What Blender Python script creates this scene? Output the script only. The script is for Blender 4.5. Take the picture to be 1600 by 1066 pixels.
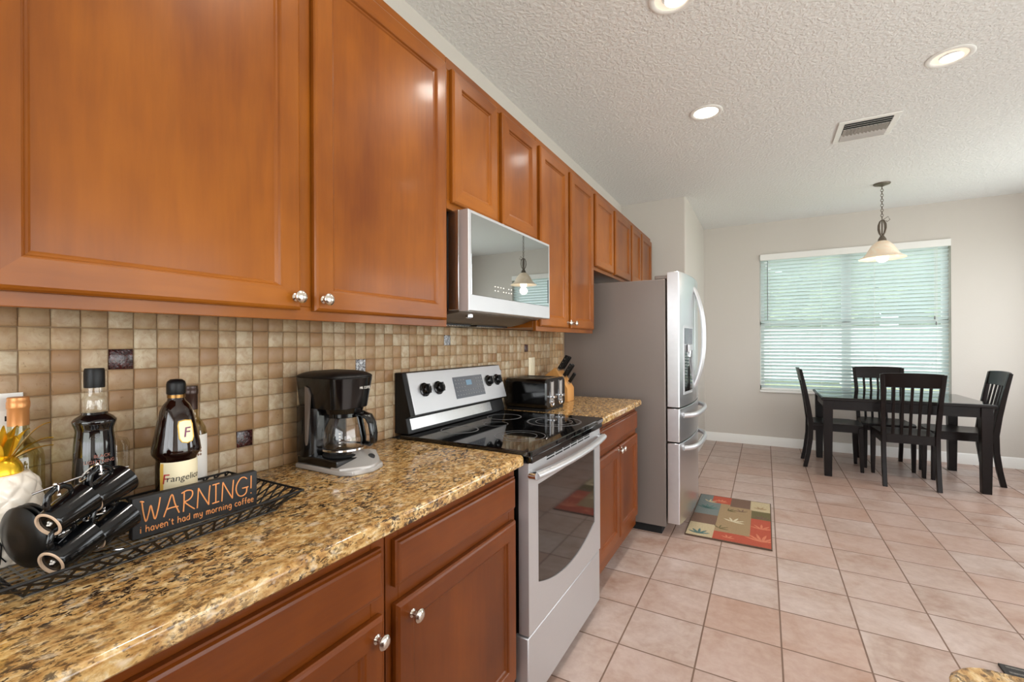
import bpy, bmesh, math, random
from mathutils import Vector, Matrix, Euler, Quaternion
from math import sin, cos, pi, radians as R
random.seed(7)
for o in list(bpy.data.objects): bpy.data.objects.remove(o)
S = bpy.context.scene
COL = S.collection

# ------------------------------------------------------------------ camera, world, exposure
cam = bpy.data.cameras.new('camera'); cam_o = bpy.data.objects.new('camera', cam); COL.objects.link(cam_o)
cam.sensor_width = 36.0; cam.sensor_fit = 'HORIZONTAL'
cam.lens = 706.9 * 36.0 / 1600.0
cam.shift_y = 2.6 / 1600.0
cam.clip_start = 0.02; cam.clip_end = 200
cam_o.location = (1.350, 0.0, 1.291)
cam_o.rotation_euler = (Euler((R(90), 0, R(29.19))).to_matrix() @ Matrix.Rotation(-0.0043, 3, 'Z')).to_euler()
S.camera = cam_o
vs = S.view_settings
S.display_settings.display_device = 'sRGB'
vs.view_transform = 'Standard'; vs.look = 'None'; vs.gamma = 1.0; vs.use_curve_mapping = False
vs.exposure = 0.0

world = bpy.data.worlds.new('daylight_sky'); S.world = world; world.use_nodes = True
wn = world.node_tree; bg = wn.nodes['Background']
bg.inputs[0].default_value = (0.92, 0.97, 1.0, 1); bg.inputs[1].default_value = 2.9

H = 2.77      # ceiling
YF = 6.45     # far wall
XR = 3.95     # right wall
YB = -2.3     # wall behind the camera

def light(name, kind, loc, energy, color=(1, 1, 1), size=None, size_y=None, target=None, rot=None, spread=None, **kw):
    l = bpy.data.lights.new(name, kind); l.energy = energy; l.color = color
    if kind == 'AREA':
        l.shape = 'RECTANGLE' if size_y else 'DISK'; l.size = size
        if size_y: l.size_y = size_y
        if spread: l.spread = spread
    for k, v in kw.items(): setattr(l, k, v)
    o = bpy.data.objects.new(name, l); COL.objects.link(o); o.location = loc
    if target is not None:
        o.rotation_euler = (Vector(target) - Vector(loc)).to_track_quat('-Z', 'Y').to_euler()
    if rot is not None: o.rotation_euler = rot
    return o
# sun outside: shines on the garden from behind the cabinet wall, never into the room
sun = light('sun', 'SUN', (-6, 6, 14), 7.0, (1, .96, .9), target=(4, 12, 0), angle=R(0.6))
# fill lamps added inside unseen openings (right side and behind the camera)
DAY = (0.95, 0.98, 1.0)
light('fill_lamp_right', 'AREA', (XR - 0.02, 0.9, 1.2), 66, DAY, 3.2, 2.0, rot=(R(90), 0, R(90)))  # added area lamp, lights the cabinet run from the right
light('fill_lamp_dining', 'AREA', (XR - 0.02, 5.0, 1.5), 32, DAY, 1.9, 1.5, rot=(R(90), 0, R(90)))  # added area lamp to brighten the dining end
light('fill_lamp_rear', 'AREA', (2.0, YB + 0.02, 1.45), 60, DAY, 3.0, 1.8, rot=(R(90), 0, R(0)))  # added area lamp behind the camera

# ------------------------------------------------------------------ node helpers / materials
def srgb(r, g, b):
    f = lambda c: (c / 255) / 12.92 if c <= 10 else ((c / 255 + .055) / 1.055) ** 2.4
    return (f(r), f(g), f(b), 1)
MATS = {}
class NT:
    def __init__(s, name):
        s.m = bpy.data.materials.new(name); s.m.use_nodes = True; s.t = s.m.node_tree
        s.p = s.t.nodes['Principled BSDF']; s.out = s.t.nodes['Material Output']; MATS[name] = s.m
    def n(s, kind, **kw):
        q = s.t.nodes.new('ShaderNode' + kind)
        for k, v in kw.items(): setattr(q, k, v)
        return q
    def l(s, a, b): s.t.links.new(a, b)
    def coord(s, scale=(1, 1, 1), rot=(0, 0, 0), src='Object'):
        tc = s.n('TexCoord'); mp = s.n('Mapping'); mp.inputs['Scale'].default_value = scale; mp.inputs['Rotation'].default_value = rot
        s.l(tc.outputs[src], mp.inputs[0]); return mp.outputs[0]
    def noise(s, vec, scale, detail=4, rough=.55, dist=0):
        q = s.n('TexNoise'); q.inputs['Scale'].default_value = scale; q.inputs['Detail'].default_value = detail
        q.inputs['Roughness'].default_value = rough; q.inputs['Distortion'].default_value = dist
        s.l(vec, q.inputs['Vector']); return q.outputs['Fac']
    def ramp(s, fac, stops, interp='LINEAR'):
        q = s.n('ValToRGB'); e = q.color_ramp.elements; q.color_ramp.interpolation = interp
        while len(e) < len(stops): e.new(.5)
        for el, (p, c) in zip(e, stops): el.position = p; el.color = c
        s.l(fac, q.inputs[0]); return q.outputs[0]
    def mix(s, fac, a, b, mode='MIX'):
        q = s.n('Mix', data_type='RGBA', blend_type=mode)
        for sock, v in ((q.inputs[0], fac), (q.inputs[6], a), (q.inputs[7], b)):
            if hasattr(v, 'links'): s.l(v, sock)
            else: sock.default_value = v
        return q.outputs[2]
    def math(s, op, a, b=None, c=None):
        q = s.n('Math', operation=op)
        for i, v in enumerate((a, b, c)):
            if v is None: continue
            if hasattr(v, 'links'): s.l(v, q.inputs[i])
            else: q.inputs[i].default_value = v
        return q.outputs[0]
    def bump(s, h, strength=.3, dist=.002):
        q = s.n('Bump'); q.inputs['Strength'].default_value = strength; q.inputs['Distance'].default_value = dist
        s.l(h, q.inputs['Height']); s.l(q.outputs[0], s.p.inputs['Normal'])
    def set(s, **kw):
        for k, v in kw.items():
            k = k.replace('_', ' ')
            i = s.p.inputs[k]
            if hasattr(v, 'links'): s.l(v, i)
            else: i.default_value = v
        return s
def plain(name, col, rough=.5, metal=0, **kw):
    t = NT(name); t.set(Base_Color=srgb(*col), Roughness=rough, Metallic=metal, **kw); return t.m

def wood(name, axis, a, b, c, rough=.34, coat=.14, spec=.22):
    t = NT(name)
    sc = {'z': (9, 9, .9), 'y': (9, .9, 9), 'x': (.9, 9, 9)}[axis]
    v = t.coord(sc)
    big = t.noise(v, 1.0, 3, .5, .6)
    fine = t.noise(t.coord(tuple(q * 9 for q in sc)), 1.0, 3, .6)
    blot = t.noise(t.coord((2.2, 2.2, 1.5)), 1.6, 3, .55)
    base = t.ramp(big, [(.28, srgb(*a)), (.5, srgb(*b)), (.75, srgb(*c))])
    base = t.mix(.6, base, t.ramp(blot, [(.3, srgb(*a)), (.7, srgb(*c))]))
    base = t.mix(.08, base, t.ramp(fine, [(.35, srgb(*[q * .72 for q in a])), (.65, srgb(*c))]))
    t.set(Base_Color=base, Roughness=rough, Coat_Weight=coat, Coat_Roughness=.12, Specular_IOR_Level=spec)
    return t.m
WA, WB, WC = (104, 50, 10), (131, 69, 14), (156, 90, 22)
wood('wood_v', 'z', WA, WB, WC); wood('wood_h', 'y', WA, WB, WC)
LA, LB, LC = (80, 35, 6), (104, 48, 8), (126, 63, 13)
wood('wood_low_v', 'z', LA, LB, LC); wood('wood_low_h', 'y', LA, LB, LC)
wood('dark_wood', 'z', (14, 8, 7), (19, 11, 9), (25, 14, 12), .34, .0, .2)
wood('block_wood', 'z', (176, 120, 62), (196, 140, 78), (210, 158, 96), .45, .1)
plain('cabinet_inside', (70, 36, 18), .6)

def granite():
    t = NT('granite')
    rot = (0, 0, R(20))
    v = t.coord((1, .60, 1), rot)
    a = t.noise(v, 55, 5, .66, .4)
    col = t.ramp(a, [(.32, srgb(118, 80, 44)), (.44, srgb(174, 132, 78)), (.55, srgb(200, 164, 108)), (.68, srgb(226, 204, 164))])
    d = t.noise(v, 104, 4, .7, .6)
    dm = t.ramp(d, [(.50, (0, 0, 0, 1)), (.56, (1, 1, 1, 1))])
    big = t.ramp(t.noise(v, 14, 3, .5), [(.36, (.15, .15, .15, 1)), (.58, (1, 1, 1, 1))])
    dm = t.mix(1.0, dm, big, 'MULTIPLY')
    col = t.mix(dm, col, srgb(52, 38, 28))
    e = t.noise(v, 150, 2, .6)
    col = t.mix(t.ramp(e, [(.58, (0, 0, 0, 1)), (.66, (.8, .8, .8, 1))]), col, srgb(74, 52, 36))
    l = t.noise(v, 48, 3, .6, .3)
    col = t.mix(t.ramp(l, [(.6, (0, 0, 0, 1)), (.72, (.6, .6, .6, 1))]), col, srgb(226, 210, 186))
    t.set(Base_Color=col, Roughness=.12, Specular_IOR_Level=.6)
granite()

def travertine():
    t = NT('travertine')
    g = t.n('NewGeometry')
    v = t.coord((1, 1, 1))
    wn_ = t.n('TexWhiteNoise', noise_dimensions='1D'); t.l(t.math('MULTIPLY', g.outputs['Random Per Island'], 91.7), wn_.inputs['W'])
    base = t.ramp(wn_.outputs['Value'], [(0, srgb(144, 108, 72)), (.16, srgb(164, 132, 96)), (.42, srgb(174, 149, 114)), (.68, srgb(184, 163, 132)), (.88, srgb(196, 180, 152)), (1, srgb(154, 116, 76))])
    ofs = t.n('VectorMath', operation='ADD'); t.l(v, ofs.inputs[0]); t.l(g.outputs['Random Per Island'], ofs.inputs[1])
    n1 = t.noise(ofs.outputs[0], 38, 5, .65, .6)
    base = t.mix(t.ramp(n1, [(.38, (.55, .55, .55, 1)), (.6, (0, 0, 0, 1))]), base, srgb(150, 112, 74))
    n2 = t.noise(ofs.outputs[0], 120, 4, .7, 1.2)
    pit = t.ramp(n2, [(.62, (0, 0, 0, 1)), (.70, (1, 1, 1, 1))])
    base = t.mix(t.mix(1, pit, (.55, .55, .55, 1), 'MULTIPLY'), base, srgb(96, 66, 42))
    t.set(Base_Color=base, Roughness=.42); t.bump(t.math('SUBTRACT', n1, pit), .35, .0015)
travertine()
plain('grout', (140, 116, 90), .9)
def glass_tile(name, a, b):
    t = NT(name); v = t.coord((1, 1, 1))
    n = t.noise(v, 60, 3, .6, 2.5)
    t.set(Base_Color=t.ramp(n, [(.4, srgb(*a)), (.66, srgb(*b))]), Roughness=.12, Coat_Weight=.5); t.bump(n, .6, .004)
glass_tile('accent_maroon', (34, 10, 12), (74, 28, 26)); glass_tile('accent_silver', (80, 80, 84), (220, 220, 222))

def floor_mat(gx, gy, T):
    t = NT('floor_tile')
    tc = t.n('TexCoord'); sep = t.n('SeparateXYZ'); t.l(tc.outputs['Object'], sep.inputs[0])
    u = t.math('DIVIDE', t.math('SUBTRACT', sep.outputs[0], gx), T); w = t.math('DIVIDE', t.math('SUBTRACT', sep.outputs[1], gy), T)
    fu, fw = t.math('FLOOR', u), t.math('FLOOR', w)
    du = t.math('ABSOLUTE', t.math('SUBTRACT', t.math('SUBTRACT', u, fu), .5)); dw = t.math('ABSOLUTE', t.math('SUBTRACT', t.math('SUBTRACT', w, fw), .5))
    mx = t.math('MAXIMUM', du, dw)
    grout = t.ramp(mx, [(.4875, (0, 0, 0, 1)), (.491, (1, 1, 1, 1))])
    cmb = t.n('CombineXYZ'); t.l(fu, cmb.inputs[0]); t.l(fw, cmb.inputs[1])
    wn_ = t.n('TexWhiteNoise', noise_dimensions='3D'); t.l(cmb.outputs[0], wn_.inputs['Vector'])
    add = t.n('VectorMath', operation='MULTIPLY_ADD'); t.l(cmb.outputs[0], add.inputs[0]); add.inputs[1].default_value = (7.3, 3.1, 1); t.l(tc.outputs['Object'], add.inputs[2])
    n1 = t.noise(add.outputs[0], 3.2, 5, .6, .7); n2 = t.noise(add.outputs[0], 22, 4, .65, .3)
    col = t.ramp(n1, [(.28, srgb(150, 118, 102)), (.46, srgb(177, 157, 147)), (.6, srgb(190, 173, 166)), (.78, srgb(200, 185, 180))])
    col = t.mix(.25, col, t.ramp(n2, [(.35, srgb(142, 106, 86)), (.65, srgb(200, 178, 166))]))
    col = t.mix(t.math('MULTIPLY', wn_.outputs['Value'], .36), col, srgb(172, 124, 98))
    col = t.mix(grout, col, srgb(112, 88, 74))
    t.set(Base_Color=col, Roughness=t.math('ADD', t.math('MULTIPLY', grout, .5), .30))
    t.bump(t.math('SUBTRACT', t.math('MULTIPLY', n2, .12), grout), .35, .003)
floor_mat(.7973, 2.8243, .3048)

def paint(name, col, scale, strength, dist, rough=.75):
    t = NT(name); v = t.coord((1, 1, 1)); n = t.noise(v, scale, 4, .55, .4)
    r = t.ramp(n, [(.42, (0, 0, 0, 1)), (.60, (1, 1, 1, 1))])
    t.set(Base_Color=srgb(*col), Roughness=rough); t.bump(r, strength, dist)
paint('wall_paint', (208, 202, 194), 60, .08, .002)
paint('ceiling_paint', (234, 234, 232), 52, .5, .005, .85)
plain('white_trim', (240, 239, 235), .4); plain('white_plastic', (236, 234, 228), .35); plain('cream_plastic', (232, 220, 192), .35)
def steel(name, col, rough, axis=(1, 1, 60), metal=1.0):
    t = NT(name); n = t.noise(t.coord(axis), 30, 3, .6)
    t.set(Base_Color=t.mix(.12, srgb(*col), t.ramp(n, [(.3, srgb(*[c * .8 for c in col])), (.7, srgb(*col))])), Metallic=metal, Roughness=rough)
    t.bump(n, .03, .001)
steel('stainless', (206, 206, 206), .26); steel('stainless_light', (206, 206, 208), .42, (1, 1, 60), .85); steel('fridge_steel', (214, 214, 216), .28, (1, 40, 1))
plain('chrome', (226, 226, 228), .08, 1); plain('nickel', (214, 206, 196), .22, 1); plain('bronze_metal', (118, 108, 98), .4, .8)
plain('fridge_side', (128, 118, 112), .38, .35)
plain('black_plastic', (9, 8, 8), .14); plain('black_satin', (16, 15, 15), .42, Specular_IOR_Level=.3); plain('dark_gap', (8, 8, 8), .8); plain('grey_plastic', (172, 168, 164), .35, .3)
plain('black_glass', (7, 7, 8), .04, Specular_IOR_Level=.7); plain('ring_grey', (120, 120, 122), .3)
plain('mirror_glass', (186, 190, 190), .015, 1.0)
plain('oven_glass', (26, 22, 21), .05, Specular_IOR_Level=.9); plain('display_grey', (92, 96, 104), .2)
plain('ceramic_black', (9, 10, 12), .12); plain('bisque', (196, 168, 142), .7); plain('ceramic_white', (236, 226, 212), .22, Coat_Weight=.4)
plain('gold', (232, 186, 48), .24, .8); plain('saucer_black', (9, 10, 11), .32, Specular_IOR_Level=.35); plain('hood_grey', (98, 84, 72), .4, .5); plain('tray_black', (20, 18, 17), .45, .3); plain('mesh_grey', (140, 134, 124), .5, .4)
plain('sign_black', (30, 29, 29), .55); plain('sign_orange', (224, 146, 84), .5)
plain('label_cream', (240, 226, 190), .5); plain('label_yellow', (228, 180, 74), .5); plain('label_white', (238, 232, 224), .5); plain('label_red', (182, 44, 40), .5); plain('label_ink', (40, 34, 32), .5); plain('label_tan', (150, 118, 96), .5)
plain('label_purple', (116, 54, 92), .5); plain('etch_red', (150, 96, 82), .4)
plain('brown_glass', (26, 10, 6), .06, Coat_Weight=.6); plain('black_bottle', (12, 10, 12), .06, Coat_Weight=.6); plain('capsule_tan', (206, 140, 82), .32, .4); plain('capsule_brown', (60, 40, 32), .3, .3)
plain('rubber', (26, 26, 28), .6); plain('brass', (150, 110, 60), .3, .9)
plain('vent_metal', (196, 194, 190), .45); plain('vent_dark', (70, 70, 70), .8)
def pane(name, tint=(1, 1, 1, 1), gl=.08, rough=.02):
    t = NT(name); tr = t.n('BsdfTransparent'); tr.inputs[0].default_value = tint
    g = t.n('BsdfGlossy'); g.inputs['Roughness'].default_value = rough; mx = t.n('MixShader')
    f = t.n('LayerWeight'); f.inputs[0].default_value = .25
    t.l(t.math('ADD', t.math('MULTIPLY', f.outputs['Facing'], .35), gl), mx.inputs[0])
    t.l(tr.outputs[0], mx.inputs[1]); t.l(g.outputs[0], mx.inputs[2]); t.l(mx.outputs[0], t.out.inputs[0])
pane('window_glass', (1, 1, 1, 1), .03); pane('carafe_glass', (.93, .92, .92, 1), .08); pane('clear_glass', (.96, .95, .92, 1), .07); pane('olive_glass', (.80, .76, .55, 1), .08)
def emit(name, col, s, base=(240, 235, 225)):
    t = NT(name); t.set(Base_Color=srgb(*base), Emission_Color=srgb(*col), Emission_Strength=s); return t.m
emit('lamp_glow', (255, 244, 226), 5.0); emit('bulb_glow', (255, 240, 216), 2.2); plain('water_gauge', (92, 80, 72), .25); emit('lamp_can', (255, 226, 196), .5); emit('display_glow', (160, 200, 225), .45, (30, 40, 50))
def shade():
    t = NT('alabaster'); n = t.noise(t.coord((1, 1, 1)), 9, 4, .6, 1)
    c = t.ramp(n, [(.35, srgb(238, 214, 184)), (.65, srgb(248, 234, 214))])
    t.set(Base_Color=c, Roughness=.35, Emission_Color=c, Emission_Strength=.16)
shade()
def slat_mat():
    t = NT('blind_slat'); d = t.n('BsdfDiffuse'); d.inputs[0].default_value = srgb(240, 244, 243); tr = t.n('BsdfTranslucent'); tr.inputs[0].default_value = srgb(226, 240, 240)
    mx = t.n('MixShader'); mx.inputs[0].default_value = .45; t.l(d.outputs[0], mx.inputs[1]); t.l(tr.outputs[0], mx.inputs[2]); t.l(mx.outputs[0], t.out.inputs[0])
slat_mat()
def leaf(name, a, b):
    t = NT(name); n = t.noise(t.coord((1, 1, 1)), 3.5, 6, .75); t.set(Base_Color=t.ramp(n, [(.35, srgb(*a)), (.65, srgb(*b))]), Roughness=.8); t.bump(n, 1, .3)
leaf('foliage_light', (120, 146, 96), (196, 212, 164)); leaf('foliage_mid', (100, 130, 86), (172, 196, 146)); leaf('grass', (120, 136, 92), (172, 184, 138)); plain('bark', (92, 78, 62), .9); plain('vinyl_white', (240, 242, 244), .4)
def fabric(name, a, b):
    t = NT(name); n = t.noise(t.coord((1, 1, 1)), 220, 3, .7); t.set(Base_Color=t.ramp(n, [(.35, srgb(*a)), (.65, srgb(*b))]), Roughness=.95); t.bump(n, .5, .002)
for nm, c in dict(rug_red=(190, 84, 58), rug_tan=(170, 142, 104), rug_cream=(206, 186, 148), rug_brown=(122, 92, 74), rug_teal=(122, 130, 126), rug_olive=(112, 100, 62), rug_ivory=(226, 210, 176), rug_leafteal=(92, 122, 116), rug_border=(96, 74, 58), rug_redlight=(222, 130, 96), mat_dark=(62, 60, 58), mat_grey=(120, 116, 110)).items():
    fabric(nm, tuple(q * .70 for q in c), tuple(min(255, q * .98) for q in c))

# ------------------------------------------------------------------ mesh building
class MB:
    def __init__(s): s.v = []; s.f = []; s.mi = []; s.mats = []
    def m(s, mat):
        if mat not in s.mats: s.mats.append(mat)
        return s.mats.index(mat)
    def add(s, vs_, fs, mat, M=None):
        o = len(s.v); k = s.m(mat)
        for p in vs_:
            p = Vector(p); s.v.append(tuple(M @ p) if M is not None else tuple(p))
        for f in fs: s.f.append(tuple(i + o for i in f)); s.mi.append(k)
        return s
    def box(s, a, b, mat, M=None):
        x0, y0, z0 = a; x1, y1, z1 = b
        return s.add([(x0, y0, z0), (x1, y0, z0), (x1, y1, z0), (x0, y1, z0), (x0, y0, z1), (x1, y0, z1), (x1, y1, z1), (x0, y1, z1)],
                     [(0, 3, 2, 1), (4, 5, 6, 7), (0, 1, 5, 4), (1, 2, 6, 5), (2, 3, 7, 6), (3, 0, 4, 7)], mat, M)
    def rbox(s, a, b, r, mat, axis=2, n=4, M=None, ch=0):
        """box with rounded edges along one axis; ch = small chamfer on the end caps"""
        i, j = [q for q in range(3) if q != axis]
        lo = list(a); hi = list(b); ring = []
        for (cx, cy, a0) in ((hi[i] - r, hi[j] - r, 0), (lo[i] + r, hi[j] - r, 90), (lo[i] + r, lo[j] + r, 180), (hi[i] - r, lo[j] + r, 270)):
            for k in range(n + 1):
                t = R(a0 + 90 * k / n); ring.append((cx + r * cos(t), cy + r * sin(t), cos(t), sin(t)))
        lv = [(lo[axis], -ch), (lo[axis] + ch, 0), (hi[axis] - ch, 0), (hi[axis], -ch)] if ch else [(lo[axis], 0), (hi[axis], 0)]
        V = []
        cxm, cym = (lo[i] + hi[i]) / 2, (lo[j] + hi[j]) / 2
        for (h, d) in lv:
            for (px, py, nx, ny) in ring:
                p = [0, 0, 0]; p[i] = px + nx * d; p[j] = py + ny * d; p[axis] = h; V.append(p)
        N = len(ring); F = []
        for q in range(len(lv) - 1):
            for k in range(N): F.append((q * N + k, q * N + (k + 1) % N, (q + 1) * N + (k + 1) % N, (q + 1) * N + k))
        F.append(tuple(range(N))[::-1]); F.append(tuple((len(lv) - 1) * N + k for k in range(N)))
        return s.add(V, F, mat, M)
    def lathe(s, prof, mat, M=None, n=24, a0=0, a1=360, cap=True):
        """prof: list of (radius, z)"""
        full = abs(a1 - a0) >= 359.9; cnt = n if full else n + 1
        V = []; F = []
        for (r, z) in prof:
            for k in range(cnt):
                t = R(a0 + (a1 - a0) * k / n); V.append((r * cos(t), r * sin(t), z))
        for q in range(len(prof) - 1):
            for k in range(n):
                k2 = (k + 1) % cnt if full else k + 1
                F.append((q * cnt + k, q * cnt + k2, (q + 1) * cnt + k2, (q + 1) * cnt + k))
        if full and cap:
            if prof[0][0] > 1e-5: F.append(tuple(range(cnt))[::-1])
            if prof[-1][0] > 1e-5: F.append(tuple((len(prof) - 1) * cnt + k for k in range(cnt)))
        return s.add(V, F, mat, M)
    def cyl(s, p0, p1, r0, mat, r1=None, n=16):
        p0, p1 = Vector(p0), Vector(p1); r1 = r0 if r1 is None else r1
        q = (p1 - p0).to_track_quat('Z', 'Y').to_matrix().to_4x4(); M = Matrix.Translation(p0) @ q
        return s.lathe([(r0, 0), (r1, (p1 - p0).length)], mat, M, n)
    def sphere(s, c, r, mat, n=12, sq=(1, 1, 1)):
        pr = [(max(1e-6, sin(pi * k / n)) * r, -cos(pi * k / n) * r) for k in range(n + 1)]
        return s.lathe(pr, mat, Matrix.Translation(c) @ Matrix.Diagonal((*sq, 1)), n * 2, cap=False)
    def tube(s, pts, r, mat, n=8, closed=False, flat=None):
        pts = [Vector(p) for p in pts]; N = len(pts); V = []; F = []
        up = None
        for i, p in enumerate(pts):
            a = pts[i - 1] if (i > 0 or closed) else p; b = pts[(i + 1) % N] if (i < N - 1 or closed) else p
            t = (b - a).normalized()
            if up is None:
                up = Vector((0, 0, 1)) if abs(t.z) < .9 else Vector((1, 0, 0))
            x = up.cross(t)
            if x.length < 1e-4: x = Vector((1, 0, 0)).cross(t)
            x.normalize(); y = t.cross(x).normalized(); up = y
            rr = r[i] if isinstance(r, (list, tuple)) else r
            fx, fy = flat or (1, 1)
            for k in range(n):
                g = 2 * pi * k / n; V.append(p + x * cos(g) * rr * fx + y * sin(g) * rr * fy)
        for i in range(N if closed else N - 1):
            j = (i + 1) % N
            for k in range(n): F.append((i * n + k, i * n + (k + 1) % n, j * n + (k + 1) % n, j * n + k))
        if not closed: F.append(tuple(range(n))[::-1]); F.append(tuple((N - 1) * n + k for k in range(n)))
        return s.add(V, F, mat)
    def prism(s, poly, a, b, mat, axis=1, M=None):
        """poly in the two other axes (in order), extruded along axis from a to b"""
        i, j = [q for q in range(3) if q != axis]; V = []
        for h in (a, b):
            for (p, q) in poly:
                w = [0, 0, 0]; w[i] = p; w[j] = q; w[axis] = h; V.append(w)
        N = len(poly); F = [tuple(range(N))[::-1], tuple(range(N, 2 * N))]
        for k in range(N): F.append((k, (k + 1) % N, N + (k + 1) % N, N + k))
        return s.add(V, F, mat, M)
    def panel(s, y0, y1, z0, z1, x, prof, mv, mh, M=None):
        """rectangular ring profile facing +x; prof: list of (inset, dx)"""
        V = []
        for (d, dx) in prof:
            V += [(x + dx, y0 + d, z0 + d), (x + dx, y1 - d, z0 + d), (x + dx, y1 - d, z1 - d), (x + dx, y0 + d, z1 - d)]
        n = len(prof)
        h = []; vv = []
        for q in range(n - 1):
            for k in range(4):
                f = (q * 4 + k, q * 4 + (k + 1) % 4, (q + 1) * 4 + (k + 1) % 4, (q + 1) * 4 + k)
                (h if k in (0, 2) else vv).append(f)
        vv.append(tuple((n - 1) * 4 + k for k in range(4))); vv.append((3, 2, 1, 0))
        s.add(V, vv, mv, M); o = len(s.v) - len(V); k = s.m(mh)
        for f in h: s.f.append(tuple(i + o for i in f)); s.mi.append(k)
        return s
    def obj(s, name, parent=None, bevel=0, smooth=True, ang=38, loc=None, seg=2):
        off = Vector((0, 0, 0))
        if parent is not None: off = Vector(parent.get('_o', (0, 0, 0)))
        elif loc is not None: off = Vector(loc)
        me = bpy.data.meshes.new(name); me.from_pydata([tuple(Vector(p) - off) for p in s.v], [], s.f)
        for m_ in s.mats: me.materials.append(MATS[m_])
        me.polygons.foreach_set('material_index', s.mi); me.update()
        bm = bmesh.new(); bm.from_mesh(me); bmesh.ops.recalc_face_normals(bm, faces=bm.faces); bm.to_mesh(me); bm.free()
        if smooth:
            me.shade_smooth(); me.set_sharp_from_angle(angle=R(ang))
        o = bpy.data.objects.new(name, me); COL.objects.link(o)
        if parent is not None: o.parent = parent; o['_o'] = tuple(off)
        elif loc is not None: o.location = loc; o['_o'] = tuple(off)
        if bevel:
            b = o.modifiers.new('Bevel', 'BEVEL'); b.width = bevel; b.segments = seg; b.limit_method = 'ANGLE'; b.angle_limit = R(40); b.harden_normals = False
        return o
def tag(o, label=None, cat=None, group=None, kind=None):
    if label: o['label'] = label
    if cat: o['category'] = cat
    if group: o['group'] = group
    if kind: o['kind'] = kind
    return o
def thing(name, label, cat, loc=(0, 0, 0), group=None, local=False):
    o = bpy.data.objects.new(name, None); COL.objects.link(o); o.location = loc; o.empty_display_size = .05
    o['_o'] = (0, 0, 0) if local else tuple(loc)
    return tag(o, label, cat, group)
def struct(name, mb, **kw): return tag(mb.obj(name, **kw), kind='structure')
def dup_tree(o, parent=None):
    c = o.copy(); COL.objects.link(c)
    if parent is not None: c.parent = parent
    for ch in list(o.children): dup_tree(ch, c)
    return c
def arc(c, r, a0, a1, n, plane='xz'):
    out = []
    for k in range(n + 1):
        t = R(a0 + (a1 - a0) * k / n); p, q = r * cos(t), r * sin(t)
        out.append({'xz': (c[0] + p, c[1], c[2] + q), 'yz': (c[0], c[1] + p, c[2] + q), 'xy': (c[0] + p, c[1] + q, c[2])}[plane])
    return out
def text_mesh(body, size):
    cu = bpy.data.curves.new('txt', 'FONT'); cu.body = body; cu.size = size; cu.resolution_u = 3; cu.align_x = 'LEFT'; cu.fill_mode = 'FRONT'
    o = bpy.data.objects.new('txt', cu); COL.objects.link(o)
    dg = bpy.context.evaluated_depsgraph_get(); me = bpy.data.meshes.new_from_object(o.evaluated_get(dg))
    V = [tuple(v.co) for v in me.vertices]; F = [tuple(p.vertices) for p in me.polygons]
    bpy.data.objects.remove(o); bpy.data.curves.remove(cu); bpy.data.meshes.remove(me)
    return V, F

# ================================================================== SETTING
mb = MB().box((-.15, YB - .15, -.12), (XR + .15, YF + .15, 0), 'floor_tile'); struct('floor', mb, smooth=False)
mb = MB().box((-.15, YB - .15, H), (XR + .15, YF + .15, H + .12), 'ceiling_paint'); struct('ceiling', mb, smooth=False)
mb = MB().box((-.15, YB - .15, 0), (0, YF + .15, H), 'wall_paint'); struct('wall_left', mb, smooth=False)
WX0, WX1, WZ0, WZ1 = 1.297, 3.075, .690, 2.372
def wall_hole(mb, axis, c0, c1, a0, a1, h0, h1, lo, hi, mat):
    """wall slab with one rectangular opening"""
    for (p0, p1, q0, q1) in ((lo, a0, 0, H), (a1, hi, 0, H), (a0, a1, 0, h0), (a0, a1, h1, H)):
        if q1 - q0 < 1e-3: continue
        if axis == 'y': mb.box((p0, c0, q0), (p1, c1, q1), mat)
        else: mb.box((c0, p0, q0), (c1, p1, q1), mat)
mb = MB(); wall_hole(mb, 'y', YF, YF + .15, WX0, WX1, WZ0, WZ1, 0, XR + .15, 'wall_paint'); struct('wall_back', mb, smooth=False)
mb = MB(); 
for (p0, p1, q0, q1) in ((YB, -.8, 0, H), (-.8, 2.6, 2.1, H), (2.6, 4.0, 0, H), (4.0, 6.0, 0, .7), (4.0, 6.0, 2.3, H), (6.0, YF, 0, H)): mb.box((XR, p0, q0), (XR + .15, p1, q1), 'wall_paint')
struct('wall_right', mb, smooth=False)
mb = MB(); wall_hole(mb, 'y', YB - .15, YB, .4, 3.6, .5, 2.3, 0, XR, 'wall_paint'); struct('wall_front', mb, smooth=False)
# pantry bump-out closing the cabinet run, with a rounded corner bead
mb = MB()
ring = [(0, 4.87)] + [(.655 - .02 + .02 * cos(R(t)), 4.87 + .02 + .02 * sin(R(t))) for t in range(-90, 1, 15)] + [(.655, YF), (0, YF)]
mb.prism([(p[0], p[1]) for p in ring], 0, H, 'wall_paint', axis=2); struct('wall_pantry', mb)
def bboard(name, pts0, pts1, nrm):
    prof = [(0, 0), (.014, 0), (.014, .085), (.010, .095), (.010, .102), (.004, .112), (0, .112)]
    mb = MB(); V = []; n = len(prof)
    for p in (pts0, pts1):
        for (d, z) in prof: V.append((p[0] + nrm[0] * d, p[1] + nrm[1] * d, z))
    F = [tuple(range(n)), tuple(range(n, 2 * n))[::-1]] + [(k, (k + 1) % n, n + (k + 1) % n, n + k) for k in range(n)]
    mb.add(V, F, 'white_trim'); struct(name, mb)
bboard('baseboard_back', (.655, YF), (XR, YF), (0, -1)); bboard('baseboard_pantry', (.655, 4.90), (.655, YF), (1, 0)); bboard('baseboard_right', (XR, 2.7), (XR, YF), (-1, 0))
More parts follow.
